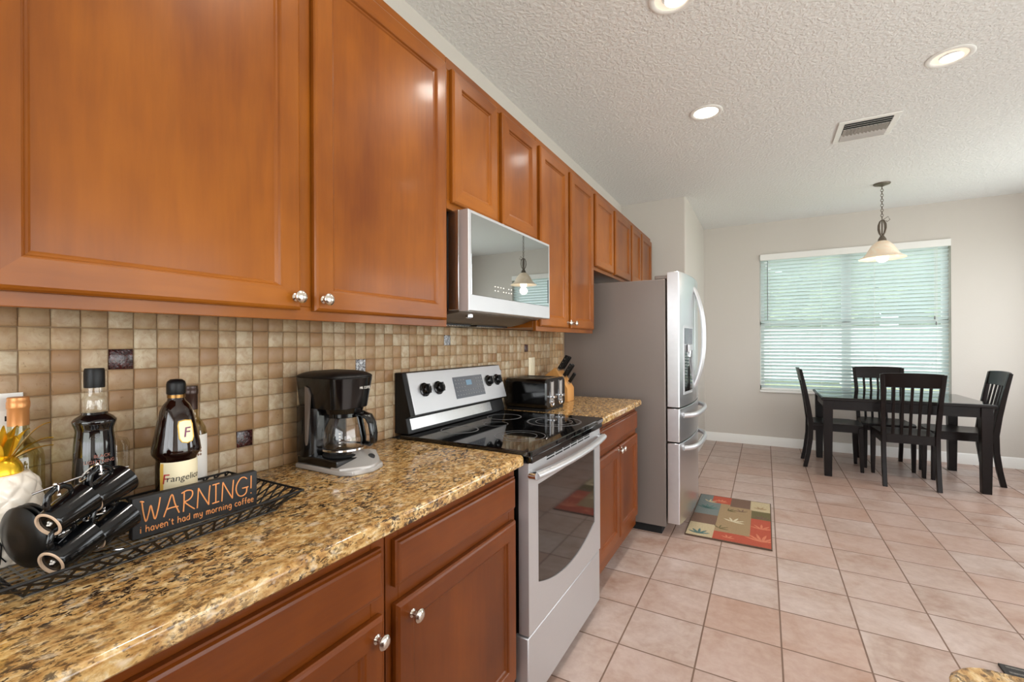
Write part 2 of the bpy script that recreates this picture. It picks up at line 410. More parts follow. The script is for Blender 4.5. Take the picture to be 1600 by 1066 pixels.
# window: vinyl frame, centre mullion, two panes, marble sill
w = MB(); fy0, fy1 = YF + .085, YF + .135
for (x0, x1, z0, z1) in ((WX0, WX0 + .05, WZ0, WZ1), (WX1 - .05, WX1, WZ0, WZ1), (WX0, WX1, WZ0, WZ0 + .05), (WX0, WX1, WZ1 - .05, WZ1), ((WX0 + WX1) / 2 - .045, (WX0 + WX1) / 2 + .045, WZ0, WZ1), (WX0, WX1, 1.50, 1.545)):
    w.box((x0, fy0, z0), (x1, fy1, z1), 'white_trim')
win = struct('window_1', w, loc=((WX0 + WX1) / 2, YF + .1, WZ0), smooth=False, bevel=.003)
for (x0, x1) in ((WX0 + .05, (WX0 + WX1) / 2 - .045), ((WX0 + WX1) / 2 + .045, WX1 - .05)):
    MB().box((x0, YF + .106, WZ0 + .05), (x1, YF + .112, WZ1 - .05), 'window_glass').obj('pane', win, smooth=False)
mb = MB().box((WX0 - .0, YF - .018, WZ0 - .028), (WX1 + .0, YF + .084, WZ0 + .002), 'white_trim'); tag(mb.obj('sill', win, bevel=.004))
def glazed(name, axis, c, a0, a1, h0, h1, bars):
    """framed glazing in an opening of the right wall ('x') or the wall behind the camera ('y')"""
    P_ = lambda d0, d1, p0, p1, q0, q1: ((d0, p0, q0), (d1, p1, q1)) if axis == 'x' else ((p0, d0, q0), (p1, d1, q1))
    m_ = MB(); f = .05
    for (p0, p1, q0, q1) in [(a0, a0 + f, h0, h1), (a1 - f, a1, h0, h1), (a0 + f, a1 - f, h0, h0 + f), (a0 + f, a1 - f, h1 - f, h1)] + [(b_ - .03, b_ + .03, h0 + f, h1 - f) for b_ in bars]:
        m_.box(*P_(c - .025, c + .025, p0, p1, q0, q1), 'white_trim')
    o = struct(name, m_, loc=P_(c, c, (a0 + a1) / 2, 0, h0, 0)[0], smooth=False)
    es = [a0 + f] + [q for b_ in bars for q in (b_ - .03, b_ + .03)] + [a1 - f]
    for i in range(0, len(es), 2): MB().box(*P_(c - .003, c + .003, es[i], es[i + 1], h0 + f, h1 - f), 'window_glass').obj('pane', o, smooth=False)
glazed('added_door_1', 'x', XR + .08, -.8, 2.6, 0.001, 2.1, [.9]); glazed('added_window_2', 'x', XR + .08, 4.0, 6.0, .7, 2.3, [5.0]); glazed('added_window_3', 'y', YB - .08, .4, 3.6, .5, 2.3, [1.47, 2.53])  # unseen door and windows, added as openings to light the room
# ------------------------------------------------------------------ outside, seen through the blind
mb = MB().box((-16, -16, -.4), (30, 42, -.13), 'grass'); struct('lawn', mb, smooth=False)
fence = thing('vinyl_fence', 'white vinyl privacy fence across the garden outside the window', 'fence', (5, 18.6, -.13))
mb = MB()
for k in range(60): mb.box((-6 + k * .36, 18.6, .05), (-6 + k * .36 + .35, 18.62, 1.62), 'vinyl_white')
mb.obj('fence_boards', fence, smooth=False)
mb = MB().box((-6, 18.57, 1.60), (15.6, 18.65, 1.72), 'vinyl_white').box((-6, 18.57, -.08), (15.6, 18.65, .12), 'vinyl_white'); mb.obj('fence_rail', fence, smooth=False)
for k in range(9): MB().box((-6 + k * 2.4 - .06, 18.55, -.13), (-6 + k * 2.4 + .06, 18.67, 1.8), 'vinyl_white').obj('fence_post', fence, smooth=False)
def tree(x, y, h, r, mat, seed, label):
    rnd = random.Random(seed); t = thing('tree', label, 'tree', (x, y, -.13), 'trees behind the fence')
    mb = MB().tube([(x, y, -.13), (x + .1, y, h * .3), (x, y + .1, h * .6)], [.2, .16, .09], 'bark'); mb.obj('trunk', t)
    bm = bmesh.new()
    for k in range(26):
        a = rnd.uniform(0, 2 * pi); q = rnd.uniform(0, r * .6); z = h * rnd.uniform(.2, .92)
        rr = r * rnd.uniform(.35, .55)
        M = Matrix.Translation((x + q * cos(a), y + q * sin(a) * .6, z)) @ Matrix.Diagonal((rr, rr, rr * .85, 1))
        ret = bmesh.ops.create_icosphere(bm, subdivisions=3, radius=1, matrix=M)
        for v_ in ret['verts']:
            v_.co += Vector((rnd.uniform(-1, 1), rnd.uniform(-1, 1), rnd.uniform(-1, 1))) * rr * .13
    mb = MB(); bm.verts.index_update()
    mb.add([v_.co[:] for v_ in bm.verts], [tuple(q.index for q in f.verts) for f in bm.faces], mat); bm.free()
    mb.obj('crown', t, smooth=False)
for i, (x, y, h, r, mt, lb) in enumerate([(.6, 23.5, 9, 1.6, 'foliage_mid', 'green tree close behind the fence, leftmost of the front row in the window view'), (4.3, 23.5, 9.5, 1.6, 'foliage_light', 'pale green tree close behind the fence, middle of the front row in the window view'),
                                      (8.0, 23.5, 9, 1.6, 'foliage_mid', 'green tree close behind the fence, rightmost of the front row in the window view'), (2.9, 28, 11, 1.9, 'foliage_light', 'taller pale tree in the back row, left of centre in the window view'),
                                      (7.3, 28, 11, 1.9, 'foliage_light', 'taller pale tree in the back row, right of centre in the window view')]):
    tree(x, y, h, r, mt, 11 + i, lb)
# ------------------------------------------------------------------ blind
bl = thing('window_blind', 'white horizontal slat blind lowered over the dining window', 'blind', ((WX0 + WX1) / 2, YF + .03, WZ0))
mb = MB(); ns = 38; zt, zb = WZ1 - .075, WZ0 + .045
for k in range(ns):
    z = zb + (zt - zb) * k / (ns - 1)
    M = Matrix.Translation(((WX0 + WX1) / 2, YF + .038, z)) @ Matrix.Rotation(R(-40), 4, 'X')
    hw = (WX1 - WX0) / 2 - .012
    mb.box((-hw, -.025, -.0013), (hw, .025, .0013), 'blind_slat', M)
mb.obj('slats', bl, smooth=False)
MB().box((WX0 + .004, YF - .022, WZ1 - .075), (WX1 - .004, YF - .008, WZ1 + .0), 'white_trim').box((WX0 + .006, YF - .006, WZ1 - .05), (WX1 - .006, YF + .05, WZ1 - .002), 'white_trim').obj('valance', bl, bevel=.003)
MB().box((WX0 + .012, YF + .015, WZ0 + .004), (WX1 - .012, YF + .06, WZ0 + .026), 'white_trim').obj('bottom_rail', bl, bevel=.003)
mb = MB()
for f in (.06, .36, .64, .94):
    x = WX0 + (WX1 - WX0) * f
    for yy in (YF + .012, YF + .063): mb.cyl((x, yy, WZ0 + .02), (x, yy, WZ1 - .05), .0012, 'white_plastic', n=6)
mb.obj('ladder_cords', bl)
MB().cyl((WX0 + .085, YF - .004, WZ1 - .08), (WX0 + .085, YF - .004, 1.56), .004, 'ring_grey', n=8).obj('tilt_wand', bl)
mb = MB()
for dx in (0, .012):
    mb.cyl((WX1 - .12 - dx, YF - .003, WZ1 - .08), (WX1 - .12 - dx, YF - .003, 1.50 + dx * 5), .0014, 'white_plastic', n=6)
    mb.lathe([(.002, 0), (.007, .01), (.005, .035), (.0015, .04)], 'ring_grey', Matrix.Translation((WX1 - .12 - dx, YF - .003, 1.46 + dx * 5)), 10)
mb.obj('lift_cord', bl)

# ================================================================== CABINETS
DP = [(0, -.019), (0, -.007), (.003, -.003), (.008, 0), (.052, 0), (.055, -.002), (.058, -.007), (.0615, -.008), (.065, -.011)]
DRP = [(0, -.019), (0, -.008), (.004, -.007), (.007, -.002), (.012, 0)]
def knob(x, y, z, parent):
    M = Matrix.Translation((x, y, z)) @ Matrix.Rotation(R(90), 4, 'Y')
    MB().lathe([(.0001, -.001), (.010, -.001), (.010, .001), (.0055, .004), (.0055, .012), (.012, .016), (.0155, .020), (.0155, .023), (.012, .027), (.006, .029), (.0001, .0295)], 'nickel', M, 20).obj('knob', parent)
def door(cab, y0, y1, z0, z1, x, wv, wh, kn=None, name='door'):
    d = MB().panel(y0, y1, z0, z1, x, DP if name == 'door' else DRP, wv if name == 'door' else wh, wh).obj(name, cab, ang=20)
    if kn: knob(x, kn[0], kn[1], d)
    return d
UX, UF, UD = .315, .334, .354
def upper(label, y0, y1, z0, z1, doors, group=None):
    c = thing('wall_cabinet', label, 'cabinet', (0, (y0 + y1) / 2, z0), group)
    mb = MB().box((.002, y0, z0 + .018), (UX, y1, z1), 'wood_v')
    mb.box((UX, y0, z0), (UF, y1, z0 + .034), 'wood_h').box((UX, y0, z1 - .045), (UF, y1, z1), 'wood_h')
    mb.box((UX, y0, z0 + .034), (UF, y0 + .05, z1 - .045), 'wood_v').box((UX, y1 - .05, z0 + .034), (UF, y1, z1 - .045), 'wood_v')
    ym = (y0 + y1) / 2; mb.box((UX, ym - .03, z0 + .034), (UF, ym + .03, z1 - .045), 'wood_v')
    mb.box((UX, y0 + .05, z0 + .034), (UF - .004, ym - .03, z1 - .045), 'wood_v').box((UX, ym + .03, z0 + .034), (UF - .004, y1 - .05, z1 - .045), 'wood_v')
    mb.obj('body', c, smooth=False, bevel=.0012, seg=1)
    for (a, b, kn) in doors: door(c, a, b, z0 + .024, z1 - .040, UD + .0005, 'wood_v', 'wood_h', kn)
    return c
ZT = 2.342
upper('large two-door brown wall cabinet over the tray and coffee maker, nearest the camera', .165, 1.329, 1.350, ZT, [(.187, .722, (.705, 1.404)), (.762, 1.310, (.785, 1.404))])
upper('short brown wall cabinet directly above the microwave', 1.332, 2.068, 1.785, ZT, [(1.350, 1.668, None), (1.712, 2.050, None)])
upper('tall narrow-doored brown wall cabinet between microwave and fridge', 2.071, 2.935, 1.350, ZT, [(2.094, 2.466, (2.447, 1.404)), (2.512, 2.912, (2.533, 1.404))])
upper('short brown wall cabinet above the near half of the fridge', 2.938, 3.896, 1.785, ZT, [(2.960, 3.372, None), (3.424, 3.876, None)])
upper('short brown wall cabinet farthest from the camera, next to the pantry wall', 3.899, 4.72, 1.785, ZT, [(3.922, 4.248, None), (4.285, 4.70, None)])

BX, BF, BD = .592, .611, .631
def base(label, y0, y1, fronts, sides=None):
    c = thing('base_cabinet', label, 'cabinet', (.3, (y0 + y1) / 2, 0))
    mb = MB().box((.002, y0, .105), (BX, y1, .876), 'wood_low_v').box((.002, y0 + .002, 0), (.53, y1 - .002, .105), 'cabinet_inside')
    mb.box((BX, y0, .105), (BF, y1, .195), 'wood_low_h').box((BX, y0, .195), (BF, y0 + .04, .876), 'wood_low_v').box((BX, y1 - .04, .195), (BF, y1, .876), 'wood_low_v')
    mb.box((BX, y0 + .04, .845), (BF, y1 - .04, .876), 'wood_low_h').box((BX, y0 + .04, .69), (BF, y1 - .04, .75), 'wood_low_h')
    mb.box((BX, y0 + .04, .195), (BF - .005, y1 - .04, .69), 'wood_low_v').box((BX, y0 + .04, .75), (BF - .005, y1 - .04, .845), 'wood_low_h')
    if len(fronts) > 2 and fronts[1][0] == 'door':
        ym = (y0 + y1) / 2; mb.box((BX, ym - .03, .195), (BF, ym + .03, .69), 'wood_low_v')
    mb.obj('body', c, smooth=False, bevel=.0012, seg=1)
    for (nm, a, b, za, zb_, kn) in fronts: door(c, a, b, za, zb_, BD + .0005, 'wood_low_v', 'wood_low_h', kn, nm)
    return c
base('brown base cabinet under the tray, nearest the camera', -.02, .737, [('drawer', .02, .718, .742, .848, None), ('door', .02, .345, .178, .703, None), ('door', .372, .718, .178, .703, (.695, .664))])
base('brown base cabinet between the nearest cabinet and the range', .740, 1.333, [('drawer', .758, 1.313, .742, .848, None), ('door', .758, 1.313, .178, .703, (.806, .662))])
base('brown base cabinet between range and fridge', 2.122, 2.965, [('drawer', 2.142, 2.945, .735, .848, None), ('door', 2.142, 2.53, .178, .703, (2.51, .682)), ('door', 2.548, 2.945, .178, .703, (2.568, .682))])
# countertops
def slab(mb, y0, y1, x0=.012, x1=.645, z0=.878, z1=.914):
    r = .012; prof = [(x0, z0), (x1 - .004, z0), (x1, z0 + .004)] + [(x1 - r + r * cos(R(t)), z1 - r + r * sin(R(t))) for t in range(0, 91, 15)] + [(x0, z1)]
    mb.prism([(p[0], p[1]) for p in prof], y0, y1, 'granite', axis=1)
mb = MB(); slab(mb, -.30, 1.336); tag(mb.obj('countertop', loc=(.32, .5, .878)), 'long speckled gold granite worktop carrying the tray and coffee maker', 'countertop')
mb = MB(); slab(mb, 2.122, 2.99); tag(mb.obj('countertop', loc=(.32, 2.55, .878)), 'short speckled gold granite worktop between range and fridge', 'countertop')
# backsplash: individual tumbled tiles over a grout bed
bs = thing('tile_backsplash', 'tumbled travertine mosaic backsplash behind the worktop and range', 'backsplash', (.03, 1.3, .914))
P = .0474; Y0 = .307; Z0 = 1.3276
MB().box((.003, -.25, .9145), (.0475, 3.13, 1.366), 'grout').obj('grout_bed', bs, smooth=False)
tl = MB(); rnd = random.Random(3)
acc = {}
for (yy, zz, m_) in ((.465, 1.256, 'accent_maroon'), (.753, 1.025, 'accent_maroon'), (1.179, 1.213, 'accent_silver'), (1.711, 1.294, 'accent_silver'), (2.52, 1.235, 'accent_maroon'), (2.19, 1.11, 'accent_silver')):
    acc[(math.floor((yy - Y0) / P), math.floor((Z0 - zz) / P))] = m_
for k in range(-11, 60):
    for j in range(-1, 9):
        y0, y1 = Y0 + k * P + .0009, Y0 + (k + 1) * P - .0009; z1, z0 = Z0 - j * P - .0009, Z0 - (j + 1) * P + .0009
        z1 = min(z1, 1.3655); z0 = max(z0, .9155)
        if y1 > 3.128 or z1 - z0 < .006: continue
        q = lambda: rnd.uniform(-.0007, .0007)
        c = .0022; xf = .0505 + rnd.uniform(-.0006, .0006); m_ = acc.get((k, j), 'travertine')
        o = [(y0 + q(), z0 + q()), (y1 + q(), z0 + q()), (y1 + q(), z1 + q()), (y0 + q(), z1 + q())]
        i_ = [(o[0][0] + c, o[0][1] + c), (o[1][0] - c, o[1][1] + c), (o[2][0] - c, o[2][1] - c), (o[3][0] + c, o[3][1] - c)]
        V = [(.0470, *p) for p in o] + [(xf - .0016, *p) for p in o] + [(xf, *p) for p in i_]
        F = [(0, 1, 5, 4), (1, 2, 6, 5), (2, 3, 7, 6), (3, 0, 4, 7), (4, 5, 9, 8), (5, 6, 10, 9), (6, 7, 11, 10), (7, 4, 8, 11), (8, 9, 10, 11)]
        tl.add(V, F, m_)
tl.obj('tiles', bs, smooth=True, ang=60)
# outlet and switch plates
def plate(name, label, y0, y1, z0, z1, mat, outlet):
    t = thing(name, label, 'outlet' if outlet else 'switch', (.05, (y0 + y1) / 2, z0))
    MB().panel(y0, y1, z0, z1, .0565, [(0, -.0055), (0, -.002), (.003, 0)], mat, mat).obj('cover_plate', t)
    ym = (y0 + y1) / 2; zm = (z0 + z1) / 2
    if outlet:
        for dy in (-.028, .028):
            s_ = MB().rbox((.0560, ym + dy - .017, zm - .034), (.0585, ym + dy + .017, zm + .034), .004, mat, 0).obj('receptacle', t)
            for dz in (-.018, .018):
                for d2 in (-.006, .006): MB().box((.0580, ym + dy + d2 - .0013, zm + dz - .005), (.0588, ym + dy + d2 + .0013, zm + dz + .005), 'dark_gap').obj('slot', s_, smooth=False)
    else:
        MB().rbox((.0560, ym - .011, zm - .033), (.0600, ym + .011, zm + .033), .003, mat, 0).obj('rocker', t)
plate('wall_outlet', 'white double outlet plate on tiles behind the tan-capped wine bottle', .195, .313, 1.062, 1.196, 'white_plastic', True)
plate('wall_switch', 'cream switch plate on tiles above the toaster', 2.535, 2.618, 1.072, 1.196, 'cream_plastic', False)

# ================================================================== RANGE
rg = thing('range', 'stainless electric range with black glass cooktop between the base cabinets', 'range', (.33, 1.73, 0))
A, B = 1.353, 2.106
mb = MB().box((.06, A + .012, .03), (.615, B - .004, .905), 'black_satin'); mb.obj('body', rg, bevel=.004)
mb = MB().rbox((.085, 1.340, .908), (.672, 2.118, .928), .014, 'black_glass', 2, ch=.003)
ct = mb.obj('cooktop', rg)
mb = MB()
def ringm(cx, cy, r, w=.0022): mb.lathe([(r - w, .9283), (r - w, .9286), (r, .9286), (r, .9283)], 'ring_grey', Matrix.Translation((cx, cy, 0)), 48, cap=False)
for (cx, cy, rr) in ((.515, 1.555, (.10, .068)), (.505, 1.905, (.125, .085, .12)), (.235, 1.545, (.08, .077)), (.235, 1.915, (.085, .082)), (.30, 1.73, (.055,))):
    for r in rr: ringm(cx, cy, r)
mb.obj('burner_rings', ct)
MB().box((.645, A + .002, .884), (.668, B - .002, .908), 'black_glass').obj('front_lip', rg, bevel=.003)
# backguard
bgd = MB(); bgd.prism([(.055, .929), (.125, .929), (.125, .945), (.112, .992), (.140, 1.002), (.092, 1.172), (.055, 1.172)], A, B, 'black_satin', axis=1); bgo = bgd.obj('backguard', rg, bevel=.003)
d = Vector((.092 - .140, 0, 1.172 - 1.002)); L_ = d.length; d.normalize(); nrm = Vector((d.z, 0, -d.x))
def bp_(y, t, off=0): return Vector((.140, y, 1.002)) + d * t + nrm * off
Mbg = Matrix(((nrm.x, 0, d.x, .140), (0, 1, 0, 0), (nrm.z, 0, d.z, 1.002), (0, 0, 0, 1)))   # local (off, y, t)
mb = MB().box((-.004, A + .024, .002), (.003, B - .006, L_ - .002), 'stainless_light', Mbg); mb.obj('control_panel', bgo, bevel=.002)
MB().prism([(.118, .945), (.1265, .946), (.1145, .988), (.108, .988)], A + .02, B - .13, 'stainless', axis=1).obj('trim_strip', bgo, smooth=False)
mb = MB().box((.002, 1.665, .035), (.0045, 1.905, .135), 'display_grey', Mbg); dp = mb.obj('display', bgo, smooth=False)
mb = MB().box((.0040, 1.762, .092), (.0052, 1.806, .116), 'display_glow', Mbg)
mb.obj('clock', dp, smooth=False)
mb = MB()
for j, t_ in enumerate((.05, .068, .086, .104, .12)):
    for k in range(11):
        y = 1.676 + k * .0212
        if 1.745 < y < 1.825 and t_ > .07: continue
        mb.box((.0040, y, t_ - .002), (.0050, y + .010, t_ + .002), 'ring_grey', Mbg)
mb.obj('buttons', dp, smooth=False)
for y in (1.462, 1.553, 1.958, 2.040):
    M = Mbg @ Matrix.Translation((.003, y, .098)) @ Matrix.Rotation(R(90), 4, 'Y')
    mb = MB().lathe([(.029, 0), (.029, .004), (.024, .006), (.021, .022), (.019, .024), (.0001, .024)], 'black_plastic', M, 24)
    mb.box((-.019, -.005, .020), (.019, .005, .031), 'black_plastic', M); ko = mb.obj('knob', bgo)
    MB().box((-.018, -.001, .0308), (-.006, .001, .0315), 'ring_grey', M).obj('pointer', ko, smooth=False)
# oven door, curved-bottom window, bowed handle
def oven_front():
    dr = MB(); x0, x1 = .617, .655; n = 14
    zb0, zb1 = .300, .883; wy0, wy1 = 1.428, 2.030
    top = .795
    def bot(y): u = (y - wy0) / (wy1 - wy0) * 2 - 1; return .452 - .060 * (1 - u * u) * 1.0
    ys = [wy0 + (wy1 - wy0) * k / n for k in range(n + 1)]
    dr.box((x0, A, zb0), (x1 - .012, B, zb1), 'stainless_light')
    def face(poly): dr.prism(poly, x1 - .012, x1, 'stainless_light', axis=0)
    face([(A, zb0), (wy0, zb0), (wy0, zb1), (A, zb1)]); face([(wy1, zb0), (B, zb0), (B, zb1), (wy1, zb1)])
    face([(wy0, top), (wy1, top), (wy1, zb1), (wy0, zb1)])
    for k in range(n): face([(ys[k], zb0), (ys[k + 1], zb0), (ys[k + 1], bot(ys[k + 1])), (ys[k], bot(ys[k]))])
    o = dr.obj('oven_door', rg, smooth=False)
    g = MB(); g.prism([(wy0, top)] + [(y, bot(y)) for y in ys] + [(wy1, top)], x1 - .011, x1 - .003, 'oven_glass', axis=0); g.obj('window', o, smooth=False)
    hb = MB(); pts = []
    for k in range(25):
        u = k / 24 * 2 - 1; pts.append((.677 + .024 * (1 - abs(u) ** 2.2), A + .012 + (B - A - .024) * k / 24, .842))
    hb.tube(pts, .0145, 'stainless_light', 12, flat=(1.15, .9))
    for y in (A + .014, B - .014): hb.cyl((x1 - .002, y, .842), (.681, y, .842), .015, 'chrome', n=14)
    hb.obj('handle', o)
    v = MB()
    for (za) in (.8655, .876):
        for k in range(6): v.box((x1 - .002, 1.50 + k * .078, za - .0025), (x1 + .0008, 1.50 + k * .078 + .068, za + .0025), 'dark_gap')
    v.obj('vent_slots', o, smooth=False)
oven_front()
MB().box((.60, A, .052), (.652, B, .292), 'stainless_light').obj('storage_drawer', rg, bevel=.004)
MB().box((.10, A + .03, 0), (.58, B - .03, .05), 'dark_gap').obj('plinth', rg, smooth=False)
mb = MB()
for k in range(16): mb.box((.612, A + .0105, .50 + k * .024), (.617, A + .0125, .515 + k * .024), 'ring_grey')
mb.obj('side_vents', rg, smooth=False)

# ================================================================== MICROWAVE
mw = thing('microwave', 'stainless over-range microwave with mirrored glass door', 'microwave', (.2, 1.7, 1.41))
A, B = 1.358, 2.066
MB().box((.052, A, 1.418), (.318, B, 1.783), 'black_satin').box((.318, A + .001, 1.412), (.368, B - .001, 1.783), 'stainless').obj('body', mw, bevel=.003)
mb = MB().panel(A, B, 1.408, 1.780, .413, [(0, -.044), (0, -.003), (.003, 0), (.012, 0)], 'stainless_light', 'stainless_light')
dr = mb.obj('door', mw, ang=20)
MB().box((.412, A + .016, 1.468), (.4145, B - .014, 1.768), 'mirror_glass').obj('glass', dr, smooth=False, bevel=.001)
mb = MB()
for j in range(2):
    for k in range(7):
        if (j * 7 + k) % 5 == 4: continue
        mb.box((.4143, 1.535 + k * .022, 1.512 - j * .016), (.4149, 1.544 + k * .022, 1.516 - j * .016), 'label_white')
mb.obj('touch_controls', dr, smooth=False)
MB().box((.4143, B - .030, 1.485), (.4150, B - .018, 1.60), 'oven_glass').obj('control_strip', dr, smooth=False)
und = MB()
und.prism([(.06, 1.418), (.06, 1.398), (.12, 1.376), (.20, 1.372), (.27, 1.385), (.315, 1.400), (.36, 1.404), (.36, 1.412)], A + .01, B - .02, 'hood_grey', axis=1)
uo = und.obj('underside', mw)
for (ya, yb) in ((1.40, 1.68), (1.73, 2.01)):
    mb = MB().box((.10, ya, 1.366), (.20, yb, 1.372), 'tray_black')
    for k in range(14): mb.box((.105, ya + .01 + k * .0195, 1.3645), (.195, ya + .018 + k * .0195, 1.3665), 'stainless')
    mb.obj('grease_filter', uo, smooth=False)
MB().lathe([(.016, 0), (.016, -.012), (.008, -.016), (.0001, -.016)], 'chrome', Matrix.Translation((.33, 1.48, 1.404)), 16).obj('lamp_cover', uo)

# ================================================================== FRIDGE
fr = thing('refrigerator', 'stainless French-door refrigerator standing beside the short worktop', 'refrigerator', (.45, 3.585, 0))
A, B = 3.13, 4.040
MB().box((.03, A, .055), (.772, B, 1.712), 'fridge_side').obj('case', fr, bevel=.005)
MB().box((.08, A + .02, .0), (.74, B - .02, .055), 'dark_gap').obj('base_grille', fr, smooth=False)
for y in (A + .06, B - .06): MB().box((.70, y - .05, 1.712), (.845, y + .05, 1.738), 'fridge_side').obj('hinge_cover', fr, bevel=.006)
def bulge(y): u = (y - (A + B) / 2) / ((B - A) / 2); return .860 + .040 * (1 - u * u)
def fdoor(name, y0, y1, z0, z1, n=14, hole=None):
    mb = MB(); cols = [y0 + (y1 - y0) * k / n for k in range(n + 1)]
    poly = [(.782, y0)] + [(bulge(y0) - .006, y0)] + [(bulge(y) if 0 < i < n else bulge(y) - .001, y + (.004 if i == 0 else -.004 if i == n else 0)) for i, y in enumerate(cols)] + [(bulge(y1) - .006, y1), (.782, y1)]
    mb.prism(poly, z0, z1, 'fridge_steel', axis=2)
    return mb.obj(name, fr, ang=30, bevel=.003)
ym = (A + B) / 2
d1 = fdoor('door', A + .001, ym - .002, .858, 1.757); d2 = fdoor('door', ym + .002, B - .001, .858, 1.757)
e1 = fdoor('drawer', A + .001, B - .001, .628, .849); e2 = fdoor('drawer', A + .001, B - .001, .085, .619)
for (dd, y, s_) in ((d1, ym - .045, -1), (d2, ym + .045, 1)):
    mb = MB(); pts = []
    for k in range(21):
        u = k / 20 * 2 - 1; pts.append((bulge(y) - .006 + .066 * (1 - abs(u) ** 2.4), y, 1.325 + u * .365))
    mb.tube(pts, .0125, 'stainless_light', 12, flat=(1.2, .9)); mb.obj('handle', dd)
for (dd, z) in ((e1, .795), (e2, .575)):
    mb = MB(); pts = []
    for k in range(21):
        u = k / 20 * 2 - 1; y = ym + u * .365; pts.append((bulge(y) - .004 + .058 * (1 - abs(u) ** 6), y, z))
    mb.tube(pts, .016, 'stainless_light', 12, flat=(.8, 1.1)); mb.obj('handle', dd)
# dispenser
y0, y1 = 3.215, 3.455
mb = MB(); xs = bulge(y0)
def disp(ya, yb, za, zb_, off, mat, nm, th=.004):
    m2 = MB(); n = 6; V = []; F = []
    ys_ = [ya + (yb - ya) * k / n for k in range(n + 1)]
    m2.prism([(bulge(y) + off, y) for y in ys_] + [(bulge(y) + off - th, y) for y in ys_[::-1]], za, zb_, mat, axis=2)
    return m2.obj(nm, d1, smooth=False)
disp(y0, y1, .935, 1.40, .0022, 'stainless_light', 'dispenser_frame')
disp(y0 + .018, y1 - .018, .955, 1.27, .0035, 'oven_glass', 'dispenser_recess')
disp(y0 + .014, y1 - .014, 1.275, 1.385, .0045, 'display_grey', 'dispenser_panel')
mb = MB(); yc = (y0 + y1) / 2
mb.prism([(bulge(yc) + .002, 1.275), (bulge(yc) + .018, 1.27), (bulge(yc) + .018, 1.235), (bulge(yc) + .002, 1.22)], yc - .05, yc + .05, 'stainless_light', axis=1)
mb.cyl((bulge(yc) + .010, yc, 1.235), (bulge(yc) + .006, yc, 1.19), .008, 'chrome', n=10); mb.obj('dispenser_spout', d1)

# ================================================================== THINGS ON THE LONG WORKTOP
CT = .9142
# ---- lattice tray
tr = thing('wire_tray', 'long black lattice tray holding bottles, cups and sign on the worktop', 'tray', (.27, .43, CT))
bx0, bx1, by0, by1, zb = .155, .388, .232, .628, CT + .003
rx0, rx1, ry0, ry1, zr = .125, .430, .198, .668, .951
bc = [(bx0, by0, zb), (bx1, by0, zb), (bx1, by1, zb), (bx0, by1, zb)]; rc = [(rx0, ry0, zr), (rx1, ry0, zr), (rx1, ry1, zr + .006), (rx0, ry1, zr + .006)]
mb = MB().tube(rc, .0028, 'tray_black', 6, closed=True); mb.obj('rim', tr)
mb = MB().tube(bc, .0022, 'tray_black', 6, closed=True)
def lat(p00, p10, p01, p11, n, skew, w=.0046):
    P00, P10, P01, P11 = map(Vector, (p00, p10, p01, p11))
    def at(u, v): return (P00 * (1 - u) + P10 * u) * (1 - v) + (P01 * (1 - u) + P11 * u) * v
    nr = (P10 - P00).cross(P01 - P00).normalized() * .0007
    def strip(ua, ub):
        if ua < 0 or ub < 0 or ua > 1 or ub > 1:
            va, vb = 0, 1
            t = lambda lim: (lim - ua) / (ub - ua)
            ts = sorted([max(0, min(1, t(0))), max(0, min(1, t(1)))])
            if ts[1] - ts[0] < .02: return
            u0, u1 = ua + (ub - ua) * ts[0], ua + (ub - ua) * ts[1]; v0, v1 = ts
        else: u0, u1, v0, v1 = ua, ub, 0, 1
        a, b = at(u0, v0), at(u1, v1); t_ = (b - a).normalized(); s_ = nr.normalized().cross(t_) * w / 2
        V = [a - s_ - nr, a + s_ - nr, b + s_ - nr, b - s_ - nr, a - s_ + nr, a + s_ + nr, b + s_ + nr, b - s_ + nr]
        mb.add(V, [(0, 3, 2, 1), (4, 5, 6, 7), (0, 1, 5, 4), (1, 2, 6, 5), (2, 3, 7, 6), (3, 0, 4, 7)], 'tray_black')
    for k in range(-3, n + 4):
        strip(k / n, (k + skew) / n); strip(k / n, (k - skew) / n)
for (i, j, n) in ((1, 2, 18), (0, 1, 11), (2, 3, 11), (3, 0, 18)): lat(bc[i], bc[j], rc[i], rc[j], n, 1.25)
mb.obj('lattice_sides', tr, smooth=False)
mb = MB()
for k in range(21):
    y = by0 + (by1 - by0) * k / 20; mb.box((bx0, y - .0016, CT + .0008), (bx1, y + .0016, CT + .0022), 'mesh_grey')
for k in range(13):
    x = bx0 + (bx1 - bx0) * k / 12; mb.box((x - .0016, by0, CT + .0018), (x + .0016, by1, CT + .0032), 'mesh_grey')
mb.obj('mesh_base', tr, smooth=False)
TB = CT + .0036
